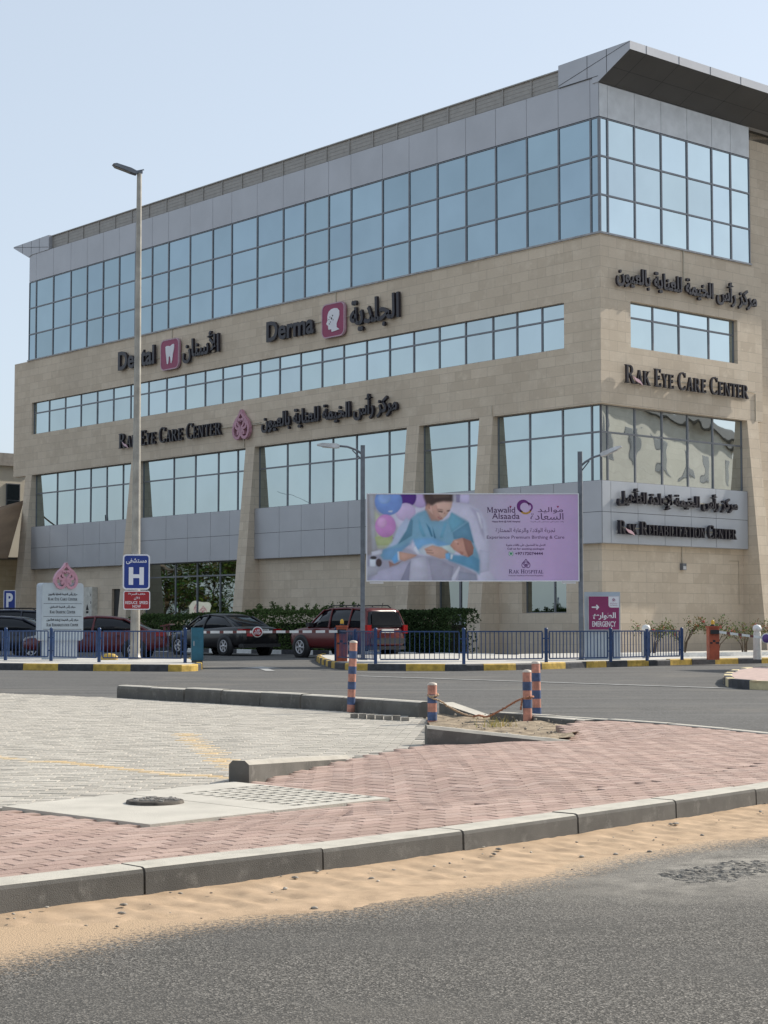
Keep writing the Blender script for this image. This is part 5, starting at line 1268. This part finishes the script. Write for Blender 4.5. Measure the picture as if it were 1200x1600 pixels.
shrub(9.7, 57.0, 1.3, 'sparse flowering shrub just left of the orange red barrier', 420, 8)
shrub(10.75, 57.0, 1.45, 'tallest sparse flowering shrub between the barrier and the stone bollard', 520, 10)
shrub(11.9, 58.0, 1.3, 'sparse flowering shrub behind the right hand stone bollard', 420, 8)
shrub(13.1, 58.9, 1.35, 'sparse flowering shrub cut by the right edge of the picture', 420, 8)
# a few weeds in the dirt
g = MB()
for k in range(70):
    a = random.random()*6.28; l_ = random.uniform(.06,.16); x, y = 1.25+random.gauss(0,.09), 19.4+random.gauss(0,.14); g.add([(x,y,.06),(x+.006,y,.06),(x+l_*.6*math.cos(a),y+l_*.6*math.sin(a),.06+l_)], [(0,1,2)], (.4*random.uniform(.7,1.1),.31,.1))
tag(g.build('dry_grass', LEAFM), 'tuft of dry yellow grass in the dirt', 'grass', kind='stuff')

# trees that the ground floor glass mirrors: they stand beyond the left edge of the picture
def tree(x, y, h, rad, label, n):
    t = thing('tree', label, 'tree', (x,y,0), random.random()*6, 'trees mirrored in the ground floor glass')
    g = MB(); g.tube([(0,0,0),(.1,.05,h*.25),(0,.1,h*.5),(.1,0,h*.75)], [.2,.15,.1,.05], 8); cl = []
    for k in range(22):
        a = random.random()*6.28; rr = rad*random.uniform(.3,1); z = h*random.uniform(.22,.97); rr *= math.sin(math.pi*min(1,max(.12,(z/h-.05))))**.6
        e = Vector((rr*math.cos(a),rr*math.sin(a),z)); cl.append(e); g.tube([(0,.05,z*.7),e*.6+Vector((0,0,z*.35)),e], [.06,.04,.015], 5)
    g.build('trunk', BARK, t)
    g = MB()
    for _ in range(n):
        c = random.choice(cl); g.leaf(c+Vector((random.gauss(0,.42),random.gauss(0,.42),random.gauss(0,.36))), .26, tuple(v*random.uniform(.5,1.3) for v in random.choice([(.07,.10,.03),(.05,.08,.025),(.10,.125,.045)])))
    g.build('crown', LEAFM, t)
for x, y, h, rd, lb in ((-41.5,90.3,7.0,2.6,'bushy tree mirrored at the right end of the ground floor glass'),(-43.5,94.5,7.4,2.8,'bushy tree mirrored right behind the white round topped sign'),(-45.2,98.4,6.8,2.6,'bushy tree mirrored in the middle of the ground floor glass'),(-47,102.3,7.4,2.6,'bushy tree mirrored at the left end of the ground floor glass'),(-49,93,7.8,3,'taller bushy tree in the second row of the mirrored trees'),(-51,99,7.6,3,'taller bushy tree at the far left of the mirrored trees')):
    tree(x-8.2, y+2.2, h, rd, lb, 3000)
t = thing('roadside_sign', 'white round topped sign with a pink emblem mirrored in the ground floor glass', 'sign', (-43.2,95.4,0), math.atan2(-.26,.97)+R(90))
g = MB(); g.prism(rrect(-.66,.66,.95,2.75,.45), -.08, .08); g.box(-.08,.08,-.05,.05,0,.9); g.build('board', WHT, t); g = MB(); emblem(g, 0, 1.9, .6, -.086, -.0805, .09); g.build('emblem', PINKE, t)
# ---------------------------------------------------------------- neighbouring buildings
t = thing('neighbour_building', 'cream building with flat grey roof at the left edge', 'building', (-22.3,112.5,0), R(42))
CREAM = mat('cream render', (.74,.67,.54), .85, 0, .05, .6)
g = MB(); g.box(-13,0,0,9,0,11.2); g.build('wall', CREAM, t)
g = MB(); g.box(-13.2,.2,-.2,9.2,11.2,12.0); g.build('roof', mat('grey roof slab', (.4,.37,.33), .8), t)
for x0, x1 in ((-2.3,-1.3),(-9,-7)):
    g = MB(); g.box(x0,x1,-.06,.05,8.0,10.1) ; f_ = g.build('window', FRAME, t); g = MB(); g.box(x0+.06,x1-.06,-.075,-.0605,8.06,9.0,(1,1,1)); g.box(x0+.06,x1-.06,-.075,-.0605,9.06,10.04,(1,1,1)); g.build('glass', GLASS, f_)
t = thing('boundary_wall', 'buff sandstone wall under the brown shade at the left edge', 'wall', (-23.2,100,0), R(2))
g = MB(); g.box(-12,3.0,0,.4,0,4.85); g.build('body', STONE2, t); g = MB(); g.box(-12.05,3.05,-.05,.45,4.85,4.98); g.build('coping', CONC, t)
t = thing('shade_canopy', 'brown stretched fabric shade canopy above the sandstone wall', 'canopy', (-24.0,97,0), 0)
g = MB(); n = 12; vs = []
for i in range(n+1):
    for j in range(n+1):
        u, v = i/n, j/n; x = -14+17.5*u; y = 2.2*v*0+(-1.5+4*v); ztop = 5.9+2.3*(u**2.2)-.0*v; z = ztop-(ztop-4.75)*(1-v)-.25*math.sin(math.pi*u)*v*(1-v); vs.append((x,y,z))
fs = [(i*(n+1)+j,(i+1)*(n+1)+j,(i+1)*(n+1)+j+1,i*(n+1)+j+1) for i in range(n) for j in range(n)]
g.add(vs, fs, None, True); cn = g.build('fabric', mat('brown shade fabric', (.21,.14,.085), .85, 0, .12, 1), t); sol = cn.modifiers.new('thick', 'SOLIDIFY'); sol.thickness = .02
g = MB(); g.tube([(-6.3,-2.0,0),(-6.2,-1.9,5.4)], .09, 8); g.tube([(2.6,-1.9,0),(2.6,-1.9,7.4)], .09, 8); g.build('mast', GREYP, t)
t = thing('leaning_mast', 'slanting grey steel mast tapering upwards at the left edge', 'mast', (-18.35,80,0))
g = MB(); g.tube([(-.45,0,0),(-.05,0,4.0),(.22,0,6.9)], [.13,.11,.075], 10); g.build('pole', GREYP, t); g = MB(); g.tube([(.22,0,6.85),(-8,6,9.0)], .012, 4); g.build('cable', GREYP, t)
# the opposite hospital wing: it is seen only as the mirror image in the first floor glass of the right facade
t = thing('opposite_wing', 'sunlit stone wing mirrored in the first floor glass beside the corner', 'building', (28,58.5,0), R(17))
g = MB(); g.box(0,62,-14,0,0,15.6); g.build('wall', stone('pale stone', (.68,.645,.56), (.62,.585,.5), (.73,.69,.6), 1.3, .6), t)
for k in range(9):  # added windows, their dark panes standing in for shadow patches on the wing
    for z in (2.2,11.6):
        g = MB(); g.box(4+k*6.4,6.6+k*6.4,-.3,.03,z,z+2.3); f_ = g.build('window', FRAME, t); g = MB(); g.box(4.1+k*6.4,6.5+k*6.4,.031,.036,z+.1,z+2.2,(1,1,1)); g.build('glass', CARG, f_)
g = MB(); g.box(-.3,62.3,-14.3,.6,15.6,16.3); g.build('roof', ALUD, t)
